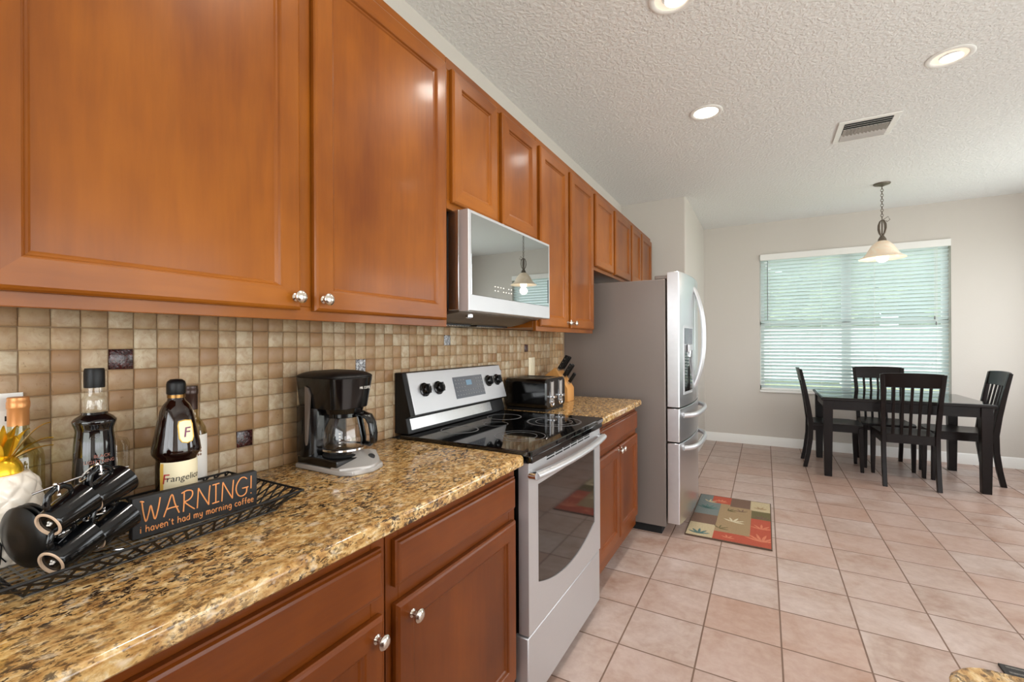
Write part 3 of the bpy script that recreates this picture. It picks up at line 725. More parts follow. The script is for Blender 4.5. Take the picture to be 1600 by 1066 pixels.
# ---- sign with hand-lettered words
GL = {
 'W': (1.1, [[(0, 1), (.1, 1), (.2, .95)], [(.1, .97), (.16, .5), (.3, .02), (.45, .4), (.55, .72), (.66, .35), (.78, .02), (.95, .5), (1.05, 1.0)]]),
 'A': (.85, [[(0, 0), (.22, .5), (.45, 1), (.62, .5), (.85, .02)], [(.16, .33), (.45, .36), (.8, .34)]]),
 'R': (.75, [[(.1, 0), (.14, .5), (.15, 1)], [(0, .93), (.3, 1.02), (.6, .95), (.62, .72), (.45, .55), (.15, .48)], [(.15, .48), (.45, .22), (.75, 0)]]),
 'N': (.8, [[(.02, 0), (.06, .5), (.1, 1)], [(.1, 1), (.4, .5), (.72, .02)], [(.72, .02), (.74, .5), (.8, 1)]]),
 'I': (.45, [[(.22, 0), (.23, .5), (.24, 1)], [(.02, .98), (.45, 1)], [(0, .02), (.43, .04)]]),
 'G': (.85, [[(.78, .88), (.6, 1), (.35, .98), (.1, .72), (.03, .4), (.18, .1), (.45, .0), (.72, .12), (.78, .42)], [(.45, .42), (.78, .42), (.88, .44)]]),
 '!': (.2, [[(.1, 1), (.09, .6), (.08, .3)], [(.07, .06), (.09, .02)]]),
 'i': (.22, [[(.1, 0), (.1, .35), (.1, .6)], [(.1, .84), (.12, .88)]]),
 'h': (.55, [[(.02, 0), (.03, .5), (.04, .98)], [(.04, .4), (.22, .58), (.42, .5), (.46, 0)]]),
 'a': (.55, [[(.46, .5), (.25, .6), (.05, .42), (.05, .15), (.22, .0), (.4, .12), (.46, .5)], [(.46, .56), (.46, .2), (.52, 0)]]),
 'v': (.5, [[(0, .6), (.22, 0), (.46, .6)]]),
 'e': (.52, [[(.04, .33), (.44, .36), (.4, .55), (.22, .62), (.04, .42), (.05, .15), (.24, 0), (.46, .1)]]),
 'n': (.55, [[(.03, .6), (.04, .3), (.04, 0)], [(.04, .4), (.22, .6), (.42, .5), (.46, 0)]]),
 "'": (.16, [[(.08, .95), (.05, .75)]]),
 't': (.42, [[(.2, .85), (.18, .3), (.24, .02), (.38, .06)], [(.02, .58), (.38, .6)]]),
 'd': (.56, [[(.46, .5), (.25, .6), (.05, .42), (.05, .15), (.22, 0), (.4, .12), (.46, .4)], [(.48, .98), (.47, .5), (.48, 0)]]),
 'm': (.8, [[(.03, .6), (.04, .3), (.04, 0)], [(.04, .4), (.2, .6), (.34, .5), (.36, 0)], [(.36, .4), (.52, .6), (.66, .5), (.7, 0)]]),
 'y': (.5, [[(.02, .6), (.1, .2), (.24, .1), (.4, .3), (.44, .6)], [(.44, .6), (.4, -.1), (.2, -.3), (.04, -.2)]]),
 'o': (.55, [[(.25, .6), (.05, .42), (.05, .15), (.25, 0), (.45, .15), (.45, .42), (.25, .6)]]),
 'r': (.42, [[(.03, .6), (.04, .3), (.04, 0)], [(.04, .38), (.18, .58), (.36, .56)]]),
 'g': (.55, [[(.46, .5), (.25, .6), (.05, .42), (.05, .18), (.22, .05), (.4, .15), (.46, .5)], [(.46, .58), (.46, -.1), (.28, -.32), (.06, -.22)]]),
 'c': (.48, [[(.42, .5), (.24, .6), (.05, .42), (.05, .15), (.24, 0), (.44, .1)]]),
 'f': (.4, [[(.38, .9), (.24, .98), (.16, .8), (.16, .3), (.15, 0)], [(.0, .56), (.34, .58)]]), ' ': (.32, [])}
def strokes(mb, body, x, z, wid, hgt, r, mat, M):
    tot = sum(GL[c][0] + .14 for c in body) - .14; k = wid / tot; X = 0
    for c in body:
        for pl in GL[c][1]:
            pts = [Vector(((X + p[0]) * k + x, 0, p[1] * hgt + z)) for p in pl]
            sm = []
            for i in range(len(pts) - 1):
                p0, p1, p2, p3 = pts[max(i - 1, 0)], pts[i], pts[i + 1], pts[min(i + 2, len(pts) - 1)]
                for q in range(4):
                    t = q / 4; sm.append(.5 * ((2 * p1) + (p2 - p0) * t + (2 * p0 - 5 * p1 + 4 * p2 - p3) * t * t + (3 * p1 - p0 - 3 * p2 + p3) * t ** 3))
            sm.append(pts[-1]); mb.tube([M @ p for p in sm], r, mat, 6)
        X += GL[c][0] + .14
sg = thing('wooden_sign', 'black block sign reading WARNING! i haven\'t had my morning coffee, standing in the tray', 'sign', (.31, .51, TB))
p0 = Vector((.303, .396, TB)); p1 = Vector((.322, .626, TB)); dv = (p1 - p0); SL = dv.length; dv.normalize(); nv = Vector((dv.y, -dv.x, 0))
Ms = Matrix(((dv.x, -nv.x, 0, p0.x), (dv.y, -nv.y, 0, p0.y), (0, 0, 1, p0.z), (0, 0, 0, 1)))   # local (along, back, up)
SH = .079
MB().box((0, 0, 0), (SL, .018, SH), 'sign_black', Ms).obj('block', sg, bevel=.0015)
mb = MB(); strokes(mb, 'WARNING!', .012, .030, SL - .022, .041, .0013, 'sign_orange', Ms @ Matrix.Translation((0, -.0006, 0)))
mb.obj('headline_lettering', sg)
mb = MB(); strokes(mb, "i haven't had my morning coffee", .012, .0105, SL - .020, .0135, .00085, 'sign_orange', Ms @ Matrix.Translation((0, -.0004, 0)))
mb.obj('small_lettering', sg)
# ---- curved text on a lathe surface
def curved(body, size, cx, cy, rad, ang, z, mat, name, parent, th=.0006, shear=0, slope=0):
    V, F = text_mesh(body, size); w_ = max(v[0] for v in V) + min(v[0] for v in V)
    mb = MB(); V2 = []
    for (x, y, _) in V:
        x = x + shear * y - w_ / 2; rr = rad(z + y) if callable(rad) else rad
        a = R(ang) + x / rr; V2.append((cx + (rr + th) * cos(a), cy + (rr + th) * sin(a), z + y + slope * x))
    mb.add(V2, F, mat); return mb.obj(name, parent, smooth=False)
def wrap_label(prof, cx, cy, a0, a1, mat, name, parent, n=14, th=.0004):
    V = []; F = []
    for (r, z) in prof:
        for k in range(n + 1):
            t = R(a0 + (a1 - a0) * k / n); V.append((cx + (r + th) * cos(t), cy + (r + th) * sin(t), z))
    for q in range(len(prof) - 1):
        for k in range(n): F.append((q * (n + 1) + k, q * (n + 1) + k + 1, (q + 1) * (n + 1) + k + 1, (q + 1) * (n + 1) + k))
    return MB().add(V, F, mat).obj(name, parent)
# ---- black liqueur bottle
bx, by, bz = .190, .379, TB
b = thing('liqueur_bottle', 'tall black glass bottle with clear neck and black cap behind the cups', 'bottle', (bx, by, bz))
T_ = Matrix.Translation((bx, by, bz))
MB().lathe([(.0001, 0), (.033, 0), (.0355, .004), (.0355, .02), (.0345, .087), (.0312, .18), (.0288, .203), (.0296, .209), (.0325, .217), (.0338, .2225), (.0332, .2245), (.0290, .230), (.0205, .236), (.0195, .240), (.0001, .240)], 'black_bottle', T_, 32).obj('body', b)
MB().lathe([(.0185, .2405), (.0195, .244), (.0195, .262), (.0190, .266), (.0165, .270), (.0155, .272), (.0155, .292), (.0001, .292)], 'clear_glass', T_, 28).obj('neck', b)
MB().lathe([(.0158, .288), (.0162, .290), (.0162, .321), (.0146, .326), (.0001, .326)], 'black_satin', T_, 28).obj('cap', b)
curved('BLACK', .0085, bx, by, lambda z: .0333, 2, bz + .154, 'etch_red', 'lettering', b)
curved('LIGHTNING', .0092, bx, by, lambda z: .0337, -4, bz + .143, 'etch_red', 'lettering', b)
# ---- amber robed bottle with cream label
fx, fy_, fz = .200, .517, TB
b = thing('liqueur_bottle', 'dark brown robe-shaped bottle with cream Frangelico label behind the sign', 'bottle', (fx, fy_, fz))
T_ = Matrix.Translation((fx, fy_, fz))
lowp = [(.037, .004), (.0385, .01), (.0385, .105), (.0375, .119)]
MB().lathe([(.0001, 0), (.034, 0)] + lowp + [(.040, .124), (.0452, .132), (.0457, .140), (.0442, .152), (.0400, .175), (.0350, .203), (.0300, .226), (.0250, .238), (.0175, .247), (.0155, .253), (.0155, .262), (.0001, .262)], 'brown_glass', T_, 36).obj('body', b)
MB().lathe([(.0172, .262), (.0180, .264), (.0180, .284), (.0165, .290), (.011, .2945), (.0001, .2955)], 'black_satin', T_, 28).obj('cap', b)
MB().lathe([(.0163, .2535), (.0167, .2540), (.0167, .2605), (.0163, .2610)], 'brass', T_, 28, cap=False).obj('neck_band', b)
lb = wrap_label([(.0385, fz + .012), (.0385, fz + .104), (.0375, fz + .117)], fx, fy_, -72, 76, 'label_cream', 'front_label', b)
wrap_label([(.0388, fz + .012), (.0388, fz + .104), (.0379, fz + .115)], fx, fy_, -71, -60, 'label_yellow', 'label_edge', lb)
curved('F', .030, fx, fy_, .0391, -54, fz + .072, 'label_red', 'red_initial', lb, shear=.15)
curved('rangelico', .0190, fx, fy_, .0391, 0, fz + .076, 'label_ink', 'name_lettering', lb, shear=.12)
cr = lambda z: .0442 + (.0350 - .0442) * (z - fz - .152) / .051
pts = [(-17, .168), (-11, .160), (2, .157), (16, .160), (22, .168), (25, .196), (22, .204), (2, .206), (-17, .204), (-20, .196)]
V = [(fx + (cr(fz + z) + .0010) * cos(R(a)), fy_ + (cr(fz + z) + .0010) * sin(R(a)), fz + z) for a, z in pts] + [(fx + (cr(fz + .182) + .0016) * cos(R(2)), fy_ + (cr(fz + .182) + .0016) * sin(R(2)), fz + .182)]
bdg = MB().add(V, [(i, (i + 1) % 10, 10) for i in range(10)], 'label_cream').obj('badge', b)
mb = MB().tube([V[i] for i in range(10)], .0011, 'label_yellow', 6, closed=True); mb.obj('badge_rim', bdg)
curved('F', .030, fx, fy_, lambda z: cr(z) + .0016, 2, fz + .170, 'label_purple', 'badge_initial', bdg, shear=.2)
# ---- wine bottles
def wine(name, label, x, y, z, rad, hgt, glass, caps, capz, lab=None):
    b = thing(name, label, 'bottle', (x, y, z)); T_ = Matrix.Translation((x, y, z)); s_ = hgt
    MB().lathe([(.0001, .004), (rad * .8, 0), (rad, .006), (rad, s_ * .56), (rad * .93, s_ * .61), (rad * .7, s_ * .67), (rad * .45, s_ * .715), (.0150, s_ * .76), (.0140, s_ * .985), (.0001, s_ * .985)], glass, T_, 32).obj('glass_body', b)
    MB().lathe([(.0152, s_ * capz), (.0152, s_ * .915), (.0160, s_ * .92), (.0164, s_ * .93), (.0164, s_ * .965), (.0155, s_ * .97), (.0155, s_ * .995), (.0140, s_), (.0001, s_)], caps, T_, 28).obj('capsule', b)
    if lab: wrap_label([(rad, z + lab[0]), (rad, z + lab[1])], x, y, lab[2], lab[3], 'label_white', 'label', b, 18)
    return b
wine('wine_bottle', 'pale wine bottle with tan foil capsule in front of the white outlet', .0885, .298, CT, .036, .276, 'olive_glass', 'capsule_tan', .80)
WB_ = wine('wine_bottle', 'white-labelled wine bottle with dark brown cap behind the robe-shaped bottle', .087, .600, CT, .0335, .272, 'olive_glass', 'capsule_brown', .78, (.02, .150, -110, 100))
mb = MB()
for k in range(9):
    a = R(-8 + (k % 3) * 9); mb.sphere((.087 + .0335 * cos(a), .600 + .0335 * sin(a), CT + .118 - (k // 3) * .008), .0032, 'label_tan', 5, (.5, .8, 1))
mb.obj('printed_crest', WB_)
b = thing('glass_bottle', 'clear square-shouldered glass bottle half hidden behind the black bottle', 'bottle', (.088, .437, CT))
MB().lathe([(.0001, 0), (.032, 0), (.035, .004), (.035, .155), (.031, .166), (.016, .172), (.0135, .178), (.0135, .215), (.0001, .215)], 'clear_glass', Matrix.Translation((.088, .437, CT)), 28).obj('glass_body', b)
# ---- pineapple jar
px_, py_, pz_ = .188, .252, TB
pn = thing('pineapple_jar', 'white quilted ceramic pineapple with shiny gold leaf crown at left of the tray', 'ornament', (px_, py_, pz_))
mb = MB(); n1, n2 = 96, 72; V = []; F = []
for i in range(n2 + 1):
    t = i / n2; z = .148 * t
    r0 = .034 + .020 * sin(pi * min(1, (t * .92 + .05)) ** .9) if t < .97 else .026
    r0 = .029 + .0250 * math.sqrt(max(0, 1 - ((t - .45) / .60) ** 2))
    if t > .9: r0 = r0 * (1 - (t - .9) * 1.2)
    for k in range(n1):
        a = 2 * pi * k / n1; q = 9 * a / (2 * pi); vz = t * 4
        d1_ = abs(((q + vz) % 1) - .5); d2_ = abs(((q - vz) % 1) - .5)
        bump_ = .0032 * (1 - (2 * max(d1_, d2_)) ** 3.0)
        rr = r0 + bump_ - .001; V.append((px_ + rr * cos(a), py_ + rr * sin(a), pz_ + z))
for i in range(n2):
    for k in range(n1): F.append((i * n1 + k, i * n1 + (k + 1) % n1, (i + 1) * n1 + (k + 1) % n1, (i + 1) * n1 + k))
F.append(tuple(range(n1))[::-1]); F.append(tuple(n2 * n1 + k for k in range(n1)))
mb.add(V, F, 'ceramic_white').obj('jar_body', pn, ang=80)
lid = MB().lathe([(.027, .1475), (.029, .150), (.027, .162), (.022, .172), (.015, .178), (.0001, .180)], 'gold', Matrix.Translation((px_, py_, pz_)), 28).obj('lid', pn)
rnd = random.Random(5)
def gold_leaf(az, reach, rise, droop, w_):
    mb = MB(); V = []; F = []; n = 10
    for k in range(n + 1):
        t = k / n; q = reach * t; z = .168 + rise * sin(pi / 2 * t) - droop * t ** 3; wd = w_ * (1 - t ** 1.6) * (.55 + .45 * sin(pi * min(1, t * 1.3))) + .0006
        c_ = Vector((cos(az), sin(az), 0)); s_ = Vector((-sin(az), cos(az), 0)); p = Vector((px_, py_, pz_ + z)) + c_ * (.010 + q)
        V += [p - s_ * wd + Vector((0, 0, wd * .35)), p - Vector((0, 0, wd * .3)), p + s_ * wd + Vector((0, 0, wd * .35)), p + Vector((0, 0, .0016))]
    for k in range(n):
        for j in range(4): F.append((k * 4 + j, k * 4 + (j + 1) % 4, k * 4 + 4 + (j + 1) % 4, k * 4 + 4 + j))
    F += [(3, 2, 1, 0), tuple(n * 4 + j for j in range(4))]
    mb.add(V, F, 'gold').obj('leaf', lid, ang=70)
for (az, re_, ri, dr_, w_) in [(75, .052, .062, 0, .008), (60, .058, .040, .004, .007), (95, .060, .020, .004, .007), (20, .03, .060, .02, .008), (-20, .045, .05, .02, .008), (-60, .05, .045, .01, .008), (-110, .05, .05, .01, .008), (150, .05, .055, .01, .008), (200, .05, .06, .01, .008), (250, .05, .04, .01, .008), (40, .018, .072, .012, .007), (120, .04, .05, .0, .007), (0, .012, .066, 0, .007), (-40, .035, .068, .03, .009)]:
    gold_leaf(R(az), re_, ri, dr_, w_)
mb = MB(); a0 = R(-19)
def pj(a, z, r=.0585): return (px_ + r * cos(a0 + R(a)), py_ + r * sin(a0 + R(a)), pz_ + z)
mb.tube([pj(0, .108, .054), pj(2, .095, .0575), pj(-3, .075, .0585), pj(2, .055, .0580), pj(8, .04, .0570), pj(7, .018, .052)], [.0016, .0012, .001, .0012, .0014, .0014], 'tray_black', 6)
mb.tube([pj(7, .020, .0525), pj(-1, .010, .051)], .001, 'tray_black', 6).tube([pj(7, .020, .0525), pj(14, .009, .051)], .001, 'tray_black', 6).tube([pj(7, .020, .0525), pj(6, .007, .051)], .001, 'tray_black', 6)
mb.tube([pj(-2, .104, .0555), pj(0, .110, .0545), pj(5, .108, .054)], .0012, 'tray_black', 6); mb.obj('branch_line', pn)
# ---- cup rack, cups and saucers
rk = thing('cup_rack', 'chrome wire rack holding four black espresso cups in the tray', 'rack', (.325, .33, TB))
post = (.300, .335)
mb = MB().cyl((*post, TB + .002), (*post, 1.064), .0022, 'chrome', n=10)
mb.tube([(.352, .287, TB + .002), (.268, .262, TB + .002), (.262, .385, TB + .002), (.345, .385, TB + .002)], .002, 'chrome', 8, closed=True)
mb.tube([(.268, .262, TB + .002), post + (TB + .002,), (.345, .385, TB + .002)], .002, 'chrome', 8)
mb.obj('stand', rk)
mb = MB(); mb.tube([(post[0] + .013 * cos(t_), post[1] + .013 * sin(t_) * .9, 1.062 + .012 * sin(t_ * 1.0)) for t_ in [2 * pi * k / 16 for k in range(16)]], .0018, 'chrome', 8, closed=True); mb.obj('top_ring', rk)
mb = MB(); mb.tube([(.320, .258, 1.050), (.318, .290, 1.057), (.308, .340, 1.064), (.300, .392, 1.060)], .0019, 'chrome', 8); mb.obj('arm', rk)
mb = MB(); mb.tube([(.342, .278, .978), (.325, .325, .986), (.300, .335, .985), (.300, .392, .982)], .0019, 'chrome', 8); mb.obj('arm', rk)
def cup(foot, mouth, label):
    f_, m_ = Vector(foot), Vector(mouth); zx = (m_ - f_).normalized(); up = Vector((0, 0, 1)); xx = (up - zx * up.dot(zx)).normalized(); yy = zx.cross(xx)
    M = Matrix(((xx.x, yy.x, zx.x, f_.x), (xx.y, yy.y, zx.y, f_.y), (xx.z, yy.z, zx.z, f_.z), (0, 0, 0, 1)))
    L = .066
    c = thing('espresso_cup', label, 'cup', tuple(f_), 'black espresso cups on the rack')
    MB().lathe([(.0170, .0040), (.0190, .0008), (.0212, .0025), (.0222, .006), (.0248, .028), (.0272, .050), (.0285, L), (.0273, L), (.0238, .03), (.0205, .010), (.0001, .008)], 'ceramic_black', M, 32).lathe([(.0001, .0042), (.0172, .0042)], 'ceramic_black', M, 24, cap=False).obj('bowl', c)
    MB().lathe([(.0166, .0036), (.0174, .0004), (.0204, .0002), (.0214, .0020)], 'bisque', M, 32, cap=False).obj('foot_ring', c)
    mk = MB()
    for k in range(5): mk.sphere(M @ Vector((.003 * cos(k * 1.3), .004 * sin(k * 2.1), .0035)), .0019, 'label_white', 4, (1, 1, 1))
    mk.obj('stamp', c)
    hp = [(.0215, 0, .010), (.032, 0, .010), (.043, 0, .017), (.047, 0, .030), (.044, 0, .043), (.036, 0, .050), (.0265, 0, .051)]
    MB().tube([M @ Vector(p) for p in hp], .0034, 'ceramic_black', 10, flat=(1.4, .8)).obj('handle', c)
    hk = M @ Vector((.050, 0, .032))
    return hk
hooks = [cup((.352, .267, 1.003), (.326, .320, 1.025), 'black espresso cup on the rack, upper one nearest the camera with its foot showing'),
         cup((.323, .329, 1.017), (.300, .382, 1.038), 'black espresso cup on the rack, upper one touching the black bottle in view'),
         cup((.353, .270, .9405), (.327, .323, .960), 'black espresso cup on the rack, lower one nearest the camera with its foot showing'),
         cup((.324, .332, .950), (.301, .385, .970), 'black espresso cup on the rack, lower one beside the sign')]
mb = MB()
for hk in hooks:
    mb.tube([hk + Vector((-.006, 0, .001)), hk + Vector((-.002, .002, .004)), hk + Vector((.003, .004, .001)), hk + Vector((.002, .004, -.012))], .0016, 'chrome', 8); mb.sphere(hk + Vector((.002, .004, -.014)), .0032, 'chrome', 6); mb.sphere(hk + Vector((-.003, .001, .003)), .0032, 'chrome', 6)
mb.obj('hooks', rk)
sn = Vector((-.28, .955, .10)).normalized()
for k in range(3):
    c0 = Vector((.290, .253, .9745)) + sn * .0085 * k
    M = Matrix.Translation(c0) @ sn.to_track_quat('Z', 'Y').to_matrix().to_4x4() @ Matrix.Rotation(pi, 4, 'X')
    s_ = MB().lathe([(.0001, .002), (.020, .002), (.022, .003), (.037, .0005), (.050, -.0035), (.052, -.0030), (.050, -.001), (.038, .0030), (.024, .0055), (.018, .0055), (.0001, .0045)], 'saucer_black', M, 40).obj('saucer', loc=tuple(c0))
    tag(s_, ['black saucer on the rack, the outermost one leaning nearest the pineapple', 'black saucer on the rack, middle one of the three', 'black saucer on the rack, the innermost one nearest the cups'][k], 'saucer', 'black saucers on the rack')
# ---- coffee maker
cm = thing('coffee_maker', 'black drip coffee maker with silver base front and glass carafe near the range', 'coffee maker', (.22, .955, CT))
y0, y1 = .876, 1.030; ym = (y0 + y1) / 2
mb = MB(); mb.prism([(.105, y0), (.30, y0), (.335, y0 + .02), (.352, ym), (.335, y1 - .02), (.30, y1), (.105, y1)], CT, CT + .016, 'grey_plastic', axis=2); base_ = mb.obj('base', cm, bevel=.004)
mb = MB().prism([(.11, y0 + .004), (.285, y0 + .004), (.30, ym), (.285, y1 - .004), (.11, y1 - .004)], CT + .016, CT + .040, 'black_plastic', axis=2); mb.obj('warming_base', cm, bevel=.003)
# sloping silver front panel
mb = MB(); V = []; F = []; ns_ = 14
for k in range(ns_ + 1):
    t = k / ns_; y = y0 + .001 + (y1 - y0 - .002) * t; u = t * 2 - 1
    xf = .300 + .052 * (1 - abs(u) ** 1.7); hb = .020 + .034 * min(1, t / .62) ** 1.1 - .010 * max(0, t - .62) / .38
    V += [(.262, y, CT + .014), (xf, y, CT + .014), (xf - .001, y, CT + .022), (.285, y, CT + hb), (.262, y, CT + hb)]
for k in range(ns_):
    for q in range(5): F.append((k * 5 + q, k * 5 + (q + 1) % 5, k * 5 + 5 + (q + 1) % 5, k * 5 + 5 + q))
F += [(4, 3, 2, 1, 0), tuple(ns_ * 5 + q for q in range(5))]
fp = mb.add(V, F, 'grey_plastic').obj('front_panel', cm, ang=30, bevel=.0015)
Mb = Matrix.Translation((.314, ym + .030, CT + .0365)) @ Vector((.50, -.12, .85)).to_track_quat('Z', 'Y').to_matrix().to_4x4()
MB().lathe([(.0105, -.006), (.0105, .002), (.009, .0035), (.0001, .0035)], 'rubber', Mb, 20).obj('power_button', fp)
MB().lathe([(.058, CT + .040), (.060, CT + .043), (.056, CT + .046), (.0001, CT + .046)], 'dark_gap', Matrix.Translation((.228, ym, 0)), 32).obj('hot_plate', cm)
# column and head
mb = MB(); Vc = []; Fc = []
def outline(xf, hw, nz):  # rounded tower cross-section
    o = []
    for k in range(nz + 1):
        t = R(-90 + 180 * k / nz); o.append((xf + .035 * cos(t) * 1.0, ym + hw * sin(t)))
    return [(.105, ym - hw * .93), (.125, ym - hw)] + [(xf, ym - hw)] + o[1:-1] + [(xf, ym + hw), (.125, ym + hw), (.105, ym + hw * .93)]
lv = [(.165, .074, CT + .035), (.160, .074, CT + .10), (.160, .077, CT + .175), (.190, .080, CT + .198), (.262, .080, CT + .200)]
mb.prism(outline(.145, .0772, 8), CT + .035, CT + .190, 'black_plastic', axis=2); mb.obj('water_tower', cm, bevel=.003)
hd = MB(); ringA = outline(.250, .066, 16); ringB = outline(.262, .078, 16); n = len(ringA)
V = [(x, y, CT + .182) for x, y in ringA] + [(x, y, CT + .275) for x, y in ringB]
F = [(k, (k + 1) % n, n + (k + 1) % n, n + k) for k in range(n)] + [tuple(range(n))[::-1], tuple(range(n, 2 * n))]
hd.add(V, F, 'black_plastic'); ho = hd.obj('brew_head', cm, bevel=.002)
lid_ = MB(); V = []; F = []; rows = 6
for i in range(rows + 1):
    t = i / rows; s_ = math.sqrt(max(0, 1 - t * t)); 
    for (x, y) in ringB: V.append((.195 + (x - .195) * (s_ * .98 + .02), ym + (y - ym) * (s_ * .98 + .02), CT + .2755 + .022 * t))
for i in range(rows):
    for k in range(n): F.append((i * n + k, i * n + (k + 1) % n, i * n + n + (k + 1) % n, i * n + n + k))
F.append(tuple(rows * n + k for k in range(n)))
lid_.add(V, F, 'black_satin').obj('lid', cm)
MB().lathe([(.055, CT + .168), (.060, CT + .183), (.0001, CT + .183)], 'black_plastic', Matrix.Translation((.228, ym, 0)), 32).obj('filter_basket', cm)
mb = MB().prism([(.152, CT + .085), (.156, CT + .072), (.160, CT + .085), (.174, CT + .222), (.166, CT + .245), (.152, CT + .250)], ym - .0782, ym - .071, 'water_gauge', axis=1); gw = mb.obj('water_window', cm, smooth=False, bevel=.001)
V, F = text_mesh('MR. COFFEE', .0105)
mb = MB(); mb.add([(.2965 - (x - .02) * (x - .02) * 3 + .0005, ym + .003 + x * .75, CT + .240 + y) for x, y, _ in V], F, 'label_white'); mb.obj('logo', ho, smooth=False)
# carafe
ca = thing('carafe', 'glass coffee carafe with black handle sitting on the coffee maker', 'carafe', (.228, ym, CT + .046))
T_ = Matrix.Translation((.228, ym, CT + .0465))
MB().lathe([(.0001, 0), (.046, 0), (.056, .006), (.0625, .022), (.0640, .045), (.0600, .075), (.0500, .100), (.0440, .112)], 'carafe_glass', T_, 40).obj('glass_bowl', ca)
MB().lathe([(.0642, .0150), (.0650, .0155), (.0650, .0205), (.0645, .021)], 'chrome', Matrix.Translation((.228, ym, CT + .0465 - .003)), 40, cap=False).obj('metal_band', ca)
MB().lathe([(.0455, .108), (.0475, .110), (.0475, .120), (.040, .125), (.012, .127), (.0001, .127)], 'black_plastic', T_, 32).obj('lid', ca)
hz = CT + .0465
ha = R(20); hx, hy = cos(ha), sin(ha)
mb = MB(); mb.tube([(.228 + hx * d_, ym + hy * d_, hz + z) for d_, z in [(.040, .117), (.062, .118), (.082, .110), (.093, .090), (.098, .060), (.097, .034), (.088, .028), (.073, .030)]], [.011, .013, .0135, .013, .0125, .012, .011, .009], 'black_plastic', 12, flat=(1.6, .75)); mb.obj('handle', ca)
mb = MB().tube([(.228 + hx * d_, ym + hy * d_, hz + z) for d_, z in [(.052, .112), (.060, .075), (.0655, .045), (.064, .025)]], .007, 'black_plastic', 8, flat=(1.6, .5)); mb.obj('handle_strap', ca)
mb = MB()
for k in range(5): mb.add([(.228 + .0644 * cos(R(-52 + q)), ym + .0644 * sin(R(-52 + q)), hz + .030 + k * .009 + z) for q, z in ((0, 0), (5, 0), (5, .0025), (0, .0025))], [(0, 1, 2, 3)], 'label_white')
mb.obj('cup_marks', ca, smooth=False)

# ================================================================== SHORT WORKTOP: toaster, knife block
to = thing('toaster', 'black four-slice toaster with two chrome lever tracks beside the range', 'toaster', (.19, 2.34, CT))
tx0, tx1, ty0, ty1, tz1 = .062, .322, 2.215, 2.482, CT + .178
mb = MB(); mb.rbox((tx0, ty0, CT + .012), (tx1, ty1, tz1), .028, 'black_plastic', axis=0, ch=.008); tb = mb.obj('body', to)
MB().box((tx0 + .01, ty0 + .01, CT), (tx1 - .01, ty1 - .01, CT + .014), 'black_satin').obj('foot_base', to)
mb = MB()
for yy in (ty0 + .055, ty0 + .105, ty0 + .165, ty0 + .215): mb.box((tx0 + .04, yy - .012, tz1 - .002), (tx1 - .045, yy + .012, tz1 + .0008), 'dark_gap')
mb.obj('slots', to, smooth=False)
for yy in (ty0 + .075, ty0 + .192):
    mb = MB(); pr = [(tx1 - .05, tz1 + .0015), (tx1 - .014, tz1 - .001), (tx1 + .003, tz1 - .018), (tx1 + .003, CT + .045)]
    for a, b_ in ((yy - .024, yy - .015), (yy + .015, yy + .024)):
        m2 = [(p[0], p[1]) for p in pr] + [(p[0] - .006, p[1] - .004) for p in pr[::-1]]; mb.prism(m2, a, b_, 'chrome', axis=1)
    mb.tube([(tx1 + .001, yy + .0195 * cos(R(t_)), CT + .046 + .0195 * sin(R(t_))) for t_ in range(180, 361, 20)], .0048, 'chrome', 8)
    tk = mb.obj('lever_track', to)
    MB().box((tx1 - .002, yy - .014, CT + .05), (tx1 + .0015, yy + .014, tz1 - .02), 'grey_plastic').obj('track_plate', tk, smooth=False)
    lv_ = MB().rbox((tx1 + .001, yy - .020, CT + .070), (tx1 + .022, yy + .020, CT + .084), .004, 'chrome', 0, ch=.002); lv_.obj('lever', to)
    MB().lathe([(.011, 0), (.010, .010), (.0001, .011)], 'chrome', Matrix.Translation((tx1 + .001, yy, CT + .050)) @ Matrix.Rotation(R(90), 4, 'Y'), 18).obj('browning_dial', to)
kb = thing('knife_block', 'light wooden knife block behind the toaster against the fridge', 'knife block', (.17, 2.75, CT))
ky0, ky1 = 2.665, 2.775
MB().prism([(.115, CT), (.262, CT), (.262, CT + .085), (.175, CT + .215), (.085, CT + .150)], ky0, ky1, 'block_wood', axis=1).obj('block', kb, bevel=.003)
axk = Vector((.56, 0, .83)).normalized(); perp = Vector((-.83, 0, .56)).normalized()
base_k = Vector((.255, 0, CT + .092))
face = Vector((.175 - .262, 0, .215 - .085)); 
kn_names = ['black-handled knife in the block, back row nearest the toaster', 'black-handled knife in the block, back row middle', 'black-handled knife in the block, back row nearest the fridge', 'black-handled knife in the block, front row nearest the toaster', 'black-handled knife in the block, front row nearest the fridge', 'black-handled steel in the block, lowest handle']
slots = [(.86, ky0 + .022, .115), (.86, ky0 + .055, .110), (.86, ky0 + .090, .105), (.52, ky0 + .035, .105), (.52, ky0 + .078, .10), (.2, ky0 + .055, .085)]
for i, (f_, y, ln) in enumerate(slots):
    p = Vector((.262, y, CT + .085)) + face * f_; t = thing('knife', kn_names[i], 'knife', tuple(p), 'knives in the block')
    M = Matrix(((axk.x, 0, perp.x, p.x), (0, 1, 0, y), (axk.z, 0, perp.z, p.z), (0, 0, 0, 1)))
    MB().rbox((.012, -.0075, -.011), (ln, .0075, .011), .005, 'black_satin', 0, ch=.004, M=M).obj('handle', t)
    MB().box((.0015, -.005, -.010), (.013, .005, .010), 'stainless', M).obj('bolster', t)
    mb = MB()
    for q in (.035, .065, .09):
        if q < ln - .01: mb.cyl(M @ Vector((q, -.0078, 0)), M @ Vector((q, .0078, 0)), .0022, 'chrome', n=8)
    mb.obj('rivets', t)

